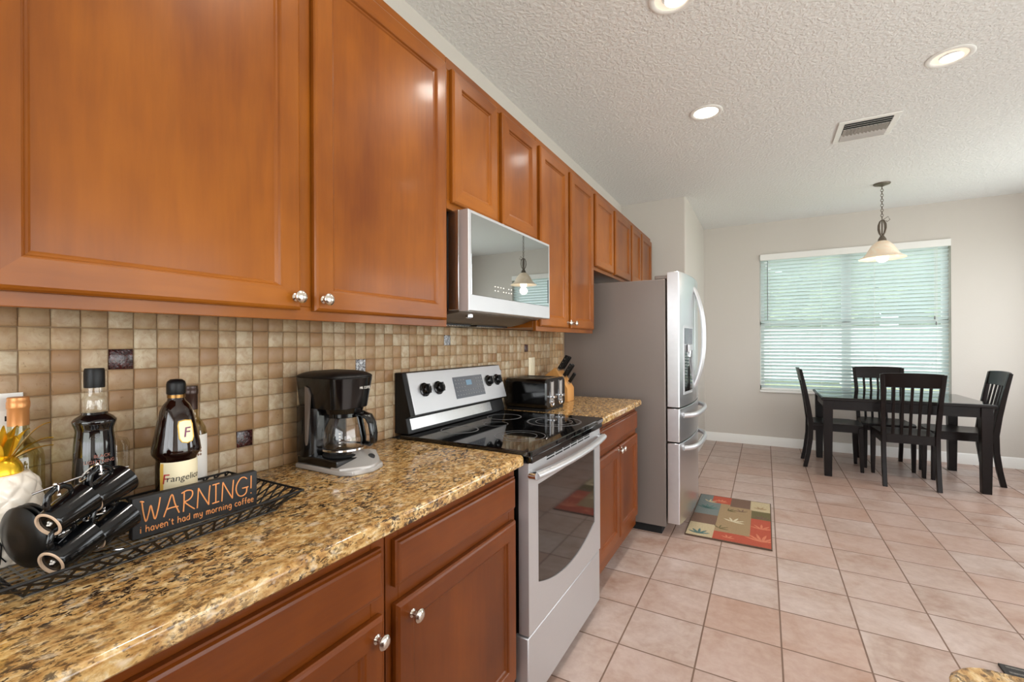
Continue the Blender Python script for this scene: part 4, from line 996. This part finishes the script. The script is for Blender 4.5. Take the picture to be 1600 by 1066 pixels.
# ================================================================== FLOOR RUGS, ISLAND
rgx0, rgy0, rw, rl = .875, 3.205, .512, .910
rug = MB()
def rr(s0, s1, t0, t1, mat, z0=.001, z1=.0095): rug.box((rgx0 + rw * s0, rgy0 + rl * t0, z0), (rgx0 + rw * s1, rgy0 + rl * t1, z1), mat)
rug.box((rgx0, rgy0, .0008), (rgx0 + rw, rgy0 + rl, .0085), 'rug_border')
e = .012
for a in [(e, .33, e, .27, 'rug_cream'), (.33, .75, e, .16, 'rug_red'), (.75, 1 - e, e, .55, 'rug_red'), (.33, .75, .16, .76, 'rug_tan'), (e, .33, .27, .48, 'rug_brown'), (e, .33, .48, .80, 'rug_teal'), (e, .2, .80, 1 - e, 'rug_teal'), (.2, .46, .80, 1 - e, 'rug_red'), (.33, .46, .76, .80, 'rug_tan'),
          (.46, .73, .76, 1 - e, 'rug_brown'), (.73, 1 - e, .74, 1 - e, 'rug_cream'), (.75, 1 - e, .55, .74, 'rug_olive')]: rr(*a)
def rleaf(s, t, ang, ln, wd, mat):
    cx, cy = rgx0 + rw * s, rgy0 + rl * t; V = []; n = 8; ca_, sa = cos(R(ang)), sin(R(ang))
    top = []
    for k in range(n + 1):
        u = k / n; top.append((u * ln * .62, wd * .8 * sin(pi * u) ** .8 if 0 < u < 1 else 0))
    poly = top + [(p, -q) for p, q in top[-2:0:-1]]
    poly = [(cx + p * ca_ - q * sa, cy + p * sa + q * ca_) for p, q in poly]
    poly = [(min(max(p, rgx0 + .008), rgx0 + rw - .008), min(max(q, rgy0 + .008), rgy0 + rl - .008)) for p, q in poly]
    rug.prism(poly, .0094, .0104, mat, axis=2)
def spray(s, t, base_, mat, n=5, ln=.09, wd=.011, spread=130):
    for k in range(n): rleaf(s, t, base_ - spread / 2 + spread * k / (n - 1), ln * (1 - .25 * abs(k - (n - 1) / 2) / (n / 2)), wd, mat)
spray(.16, .05, 90, 'rug_leafteal', 5, .15); spray(.16, .62, 80, 'rug_leafteal', 6, .17, .013); spray(.16, .80, 60, 'rug_cream', 4, .12, .008); spray(.32, .84, 80, 'rug_redlight', 5, .10, .010)
spray(.88, .10, 90, 'rug_redlight', 6, .22, .011); spray(.88, .34, 90, 'rug_redlight', 5, .16, .009); spray(.53, .40, 70, 'rug_ivory', 5, .15, .010, 150); spray(.38, .22, 60, 'rug_olive', 4, .12, .006); spray(.44, .64, 40, 'rug_olive', 4, .12, .006, 90); spray(.62, .66, 100, 'rug_brown', 4, .10, .006)
spray(.88, .57, 90, 'rug_brown', 5, .11, .008, 160); spray(.86, .80, 90, 'rug_tan', 4, .10, .009); spray(.5, .06, 80, 'rug_redlight', 4, .09, .007)
tag(rug.obj('rug', loc=(rgx0 + rw / 2, rgy0 + rl / 2, 0), smooth=False), 'patchwork leaf-pattern rug in red, tan and teal in front of the fridge', 'rug')
FM = MB()
FM.box((2.154, 1.80, .001), (2.80, 2.509, .010), 'mat_dark')
for k in range(9): FM.box((2.17, 2.488 - k * .035, .0098), (2.785, 2.498 - k * .035, .0112), 'mat_grey')
tag(FM.obj('floor_mat', loc=(2.45, 2.15, 0), smooth=False), 'dark grey striped floor mat at the lower right corner beside the island', 'mat')
isl = thing('kitchen_island', 'kitchen island with gold granite top, only its corner showing at lower right', 'island', (1.95, -.2, 0))
MB().box((1.60, -1.2, .10), (2.25, .675, .876), 'wood_low_v').box((1.66, -1.2, 0), (2.2, .60, .10), 'cabinet_inside').obj('body', isl, bevel=.002)
MB().rbox((1.530, -1.25, .878), (2.30, .724, .914), .045, 'granite', 2, 6, ch=.006).obj('granite_top', isl)

# ================================================================== DINING SET
X0, X1, Y0_, Y1_ = 1.822, 3.030, 5.225, 6.13
tb = thing('dining_table', 'dark espresso rectangular dining table by the window', 'table', ((X0 + X1) / 2, (Y0_ + Y1_) / 2, 0))
MB().box((X0, Y0_, .728), (X1, Y1_, .752), 'dark_wood').obj('tabletop', tb, bevel=.004)
MB().box((X0 + .012, Y0_ + .012, .7522), (X1 - .012, Y1_ - .012, .7565), 'black_glass').obj('glass_top', tb, bevel=.001)
mb = MB()
for (a, b_) in (((X0 + .07, Y0_ + .035, .64), (X1 - .07, Y0_ + .055, .728)), ((X0 + .07, Y1_ - .055, .64), (X1 - .07, Y1_ - .035, .728)), ((X0 + .035, Y0_ + .07, .64), (X0 + .055, Y1_ - .07, .728)), ((X1 - .055, Y0_ + .07, .64), (X1 - .035, Y1_ - .07, .728))): mb.box(a, b_, 'dark_wood')
mb.obj('apron', tb, smooth=False)
for (x, y) in ((X0 + .055, Y0_ + .055), (X1 - .055, Y0_ + .055), (X0 + .055, Y1_ - .055), (X1 - .055, Y1_ - .055)):
    V = []; 
    for (h_, z) in ((.030, 0), (.0375, .63), (.0375, .728)):
        V += [(x - h_, y - h_, z), (x + h_, y - h_, z), (x + h_, y + h_, z), (x - h_, y + h_, z)]
    F = [(3, 2, 1, 0), (8, 9, 10, 11)] + [(q * 4 + k, q * 4 + (k + 1) % 4, q * 4 + 4 + (k + 1) % 4, q * 4 + 4 + k) for q in range(2) for k in range(4)]
    MB().add(V, F, 'dark_wood').obj('leg', tb, bevel=.003)
def make_chair():
    c = thing('dining_chair', 'x', 'chair', (0, 0, 0), 'dining chairs', local=True)   # faces +y, origin under rear legs midpoint
    hw = .195
    def bar(pts, wx, wy, name, mat='dark_wood', bev=.003, obj=True):
        V = []; n = len(pts)
        for i, p in enumerate(pts):
            sx = wx[i] if isinstance(wx, list) else wx; sy = wy[i] if isinstance(wy, list) else wy
            V += [(p[0] - sx, p[1] - sy, p[2]), (p[0] + sx, p[1] - sy, p[2]), (p[0] + sx, p[1] + sy, p[2]), (p[0] - sx, p[1] + sy, p[2])]
        F = [(3, 2, 1, 0), tuple((n - 1) * 4 + k for k in range(4))] + [(q * 4 + k, q * 4 + (k + 1) % 4, q * 4 + 4 + (k + 1) % 4, q * 4 + 4 + k) for q in range(n - 1) for k in range(4)]
        m_ = MB().add(V, F, mat); return m_.obj(name, c, bevel=bev)
    def bk(z): return -.005 - .09 * max(0, (z - .45) / .56) ** 1.25      # backward rake of the back
    for s_ in (-1, 1):
        bar([(s_ * (hw - .012), -.055, 0), (s_ * (hw - .012), -.028, .14), (s_ * (hw - .012), -.008, .30), (s_ * (hw - .012), -.004, .45), (s_ * (hw - .006), bk(.62), .62), (s_ * hw, bk(.80), .80), (s_ * (hw + .012), bk(1.0), 1.0)], .0165, [.019, .020, .021, .022, .020, .018, .013], 'leg')
        bar([(s_ * .190, .415, 0), (s_ * .190, .410, .20), (s_ * .190, .405, .435)], [.014, .018, .020], [.014, .018, .020], 'leg')
    for (a, b_) in (((-.175, -.012, .385), (.175, .010, .438)), ((-.172, .392, .385), (.172, .414, .438)), ((-.201, .012, .385), (-.180, .392, .438)), ((.180, .012, .385), (.201, .392, .438))):
        MB().box(a, b_, 'dark_wood').obj('seat_rail', c, smooth=False)
    V = []; F = []; nx, ny = 12, 12      # saddle seat
    for top in (1, 0):
        for j in range(ny + 1):
            for i in range(nx + 1):
                u, v = i / nx * 2 - 1, j / ny
                w_ = .190 + .030 * v - .012 * max(0, v - .85) * 5
                x = u * w_; y = -.012 + .452 * v - .018 * u * u * (v > .9)
                z = .463 - .009 * (1 - u * u) * sin(pi * v) - .010 * max(0, v - .85) / .15 * .6
                V.append((x, y, z if top else .438))
    N = (nx + 1) * (ny + 1)
    for j in range(ny):
        for i in range(nx):
            a = j * (nx + 1) + i; F.append((a, a + 1, a + nx + 2, a + nx + 1)); F.append((N + a, N + a + nx + 1, N + a + nx + 2, N + a + 1))
    for i in range(nx): F.append((i, N + i, N + i + 1, i + 1)); q = ny * (nx + 1) + i; F.append((q, q + 1, N + q + 1, N + q))
    for j in range(ny): a = j * (nx + 1); F.append((a, a + nx + 1, N + a + nx + 1, N + a)); q = a + nx; F.append((q, N + q, N + q + nx + 1, q + nx + 1))
    MB().add(V, F, 'dark_wood').obj('seat', c, ang=50)
    # crest rail, curved back
    V = []; F = []; n = 12
    for k in range(n + 1):
        u = k / n * 2 - 1; dy = -.022 * (1 - u * u)
        for (z, t_) in ((.885, .010), (1.005 + .008 * (1 - u * u), .010)):
            wx = hw - .010 + (z - .8) * .1
            V += [(u * wx, bk(z) + dy - t_, z), (u * wx, bk(z) + dy + t_, z)]
    for k in range(n):
        a = k * 4; b2 = a + 4; F += [(a, b2, b2 + 2, a + 2), (a + 1, a + 3, b2 + 3, b2 + 1), (a + 2, b2 + 2, b2 + 3, a + 3), (a, a + 1, b2 + 1, b2)]
    F += [(0, 2, 3, 1), (n * 4, n * 4 + 1, n * 4 + 3, n * 4 + 2)]
    MB().add(V, F, 'dark_wood').obj('crest_rail', c, bevel=.003)
    for k in range(5):
        u = (k - 2) / 2 * .64
        bar([(u * .185, -.002, .438), (u * .187, bk(.62) - .012 * (1 - u * u), .62), (u * .190, bk(.78) - .019 * (1 - u * u), .78), (u * .193, bk(.89) - .022 * (1 - u * u), .893)], .0105, .0065, 'back_slat', bev=.002)
    return c
ch = make_chair()
spots = [((2.462, 5.185, 0), 0, 'dark slat-back dining chair nearest the camera, its back in front of the table'), ((1.765, 5.735, 0), -90, 'dark slat-back dining chair at the left end of the table, seen from its side'),
         ((3.125, 5.760, 0), 90, 'dark slat-back dining chair at the right end of the table'), ((2.430, 6.200, 0), 180, 'dark slat-back dining chair on the window side of the table')]
for i, (l_, rz, lb_) in enumerate(spots):
    c = ch if i == 0 else dup_tree(ch)
    c.location = l_; c.rotation_euler = (0, 0, R(rz)); c['label'] = lb_

# ================================================================== CEILING
def can(x, y, label, col, glow, energy, eyeball=False):
    t = thing('ceiling_light', label, 'light', (x, y, H), 'recessed ceiling lights'); T_ = Matrix.Translation((x, y, H))
    MB().lathe([(.098, -.0005), (.098, -.004), (.092, -.007), (.078, -.006), (.073, -.003), (.073, -.0005)], 'white_trim', T_, 40, cap=False).obj('trim_ring', t)
    if eyeball:
        MB().lathe([(.074, -.003), (.068, -.0012), (.050, -.0008), (.045, -.0008)], 'lamp_can', T_, 36, cap=False).obj('reflector', t)
        MB().lathe([(.0001, -.0022), (.040, -.0022), (.047, -.0008)], 'lamp_glow', Matrix.Translation((x + .012, y + .02, H)), 32, cap=False).obj('bulb', t)
    else:
        MB().lathe([(.0001, -.0030), (.060, -.0030), (.074, -.0012)], 'lamp_glow', T_, 36, cap=False).obj('lens', t)
    light('can_lamp', 'SPOT', (x, y, H - .02), energy, col, rot=(0, 0, 0), spot_size=R(150), spot_blend=.8, shadow_soft_size=.06)
WARM = (1, .93, .84)
can(1.025, 3.158, 'lit round recessed ceiling light between the wall cabinets and the air vent', (1, .93, .84), 1, 34)
can(2.196, 3.165, 'recessed ceiling light with peach inner can, right of the others', WARM, 1, 30, True)
can(1.009, 2.035, 'recessed ceiling light cut by the top edge of the photo', WARM, 1, 34, True)
light('can_lamp', 'SPOT', (1.0, .9, H - .02), 34, WARM, rot=(0, 0, 0), spot_size=R(150), spot_blend=.8, shadow_soft_size=.06)
vt = thing('air_vent', 'white rectangular louvred air vent in the ceiling', 'vent', (1.965, 3.94, H))
vx0, vx1, vy0, vy1 = 1.795, 2.128, 3.752, 4.122
mb = MB()
for (a, b_, c_, d_) in ((vx0, vx1, vy0, vy0 + .035), (vx0, vx1, vy1 - .035, vy1), (vx0, vx0 + .035, vy0 + .035, vy1 - .035), (vx1 - .035, vx1, vy0 + .035, vy1 - .035)): mb.box((a, c_, H - .009), (b_, d_, H - .0003), 'white_trim')
mb.obj('frame', vt, bevel=.002)
MB().box((vx0 + .03, vy0 + .03, H - .0025), (vx1 - .03, vy1 - .03, H - .0006), 'vent_dark').obj('duct_back', vt, smooth=False)
mb = MB()
for k in range(3):
    y = vy0 + .055 + k * .034
    mb.box((-.13, -.016, -.001), (.13, .016, .001), 'vent_metal', Matrix.Translation(((vx0 + vx1) / 2, y, H - .010)) @ Matrix.Rotation(R(28), 4, 'X'))
    mb.box((-.13, -.016, -.001), (.13, .016, .001), 'vent_metal', Matrix.Translation(((vx0 + vx1) / 2, vy1 - .055 - k * .034, H - .010)) @ Matrix.Rotation(R(-28), 4, 'X'))
for k in range(12):
    x = vx0 + .05 + k * (vx1 - vx0 - .10) / 11
    mb.box((-.010, -.055, -.001), (.010, .055, .001), 'vent_metal', Matrix.Translation((x, (vy0 + vy1) / 2 + .0, H - .010)) @ Matrix.Rotation(R(35), 4, 'Y'))
mb.obj('louvres', vt, smooth=False)
# pendant lamp
lx, ly = 2.316, 5.405
pd = thing('pendant_lamp', 'alabaster glass pendant lamp on a chain above the dining table', 'lamp', (lx, ly, H)); T_ = Matrix.Translation((lx, ly, 0))
MB().lathe([(.0001, H - .03), (.012, H - .028), (.030, H - .020), (.062, H - .010), (.066, H - .004), (.066, H - .0005)], 'bronze_metal', T_, 32).obj('canopy', pd)
mb = MB(); zt_ = H - .028; zb_ = 2.435; nl = 13; hl = (zt_ - zb_) / nl
for k in range(nl):
    zc = zt_ - hl * (k + .5); pl = 'xz' if k % 2 else 'yz'; a_, b_ = .010, hl * .62
    mb.tube([(lx + (a_ * cos(t_) if pl == 'xz' else 0), ly + (0 if pl == 'xz' else a_ * cos(t_)), zc + b_ * sin(t_)) for t_ in [2 * pi * q / 12 for q in range(12)]], .0026, 'bronze_metal', 6, closed=True)
mb.obj('chain', pd)
mb = MB()
for k in range(4):
    a = R(45 + 90 * k); pr = [(.006, 2.425), (.020, 2.418), (.034, 2.385), (.036, 2.345), (.026, 2.305), (.012, 2.285)]
    mb.tube([(lx + r * cos(a), ly + r * sin(a), z) for r, z in pr], .0055, 'bronze_metal', 8)
mb.tube([(lx + .008, ly, 2.43), (lx + .045, ly, 2.455), (lx + .058, ly, 2.425), (lx + .035, ly, 2.405), (lx + .03, ly, 2.42)], .0035, 'bronze_metal', 6)
mb.cyl((lx, ly, 2.27), (lx, ly, 2.43), .006, 'bronze_metal'); mb.obj('scroll_cage', pd)
MB().lathe([(.010, 2.30), (.016, 2.275), (.030, 2.252), (.034, 2.232), (.020, 2.228)], 'bronze_metal', T_, 24).obj('fitter', pd)
prf = [(r * .83 if r > .03 else r, z) for r, z in [(.022, 2.236), (.060, 2.222), (.100, 2.188), (.128, 2.146), (.150, 2.112), (.178, 2.088), (.212, 2.072), (.214, 2.066), (.176, 2.080), (.146, 2.104), (.123, 2.140), (.096, 2.180), (.058, 2.213), (.022, 2.226)]]
MB().lathe(prf, 'alabaster', T_, 56, cap=False).obj('glass_shade', pd)
MB().lathe([(.0001, 2.030), (.022, 2.034), (.042, 2.048), (.050, 2.072), (.046, 2.096), (.030, 2.125), (.016, 2.15), (.016, 2.20)], 'bulb_glow', T_, 28, cap=False).obj('bulb', pd)
light('pendant_bulb', 'POINT', (lx, ly, 1.99), 1.3, (1, .88, .74), shadow_soft_size=.05)

for o in list(bpy.data.objects):
    if '_o' in o: del o['_o']
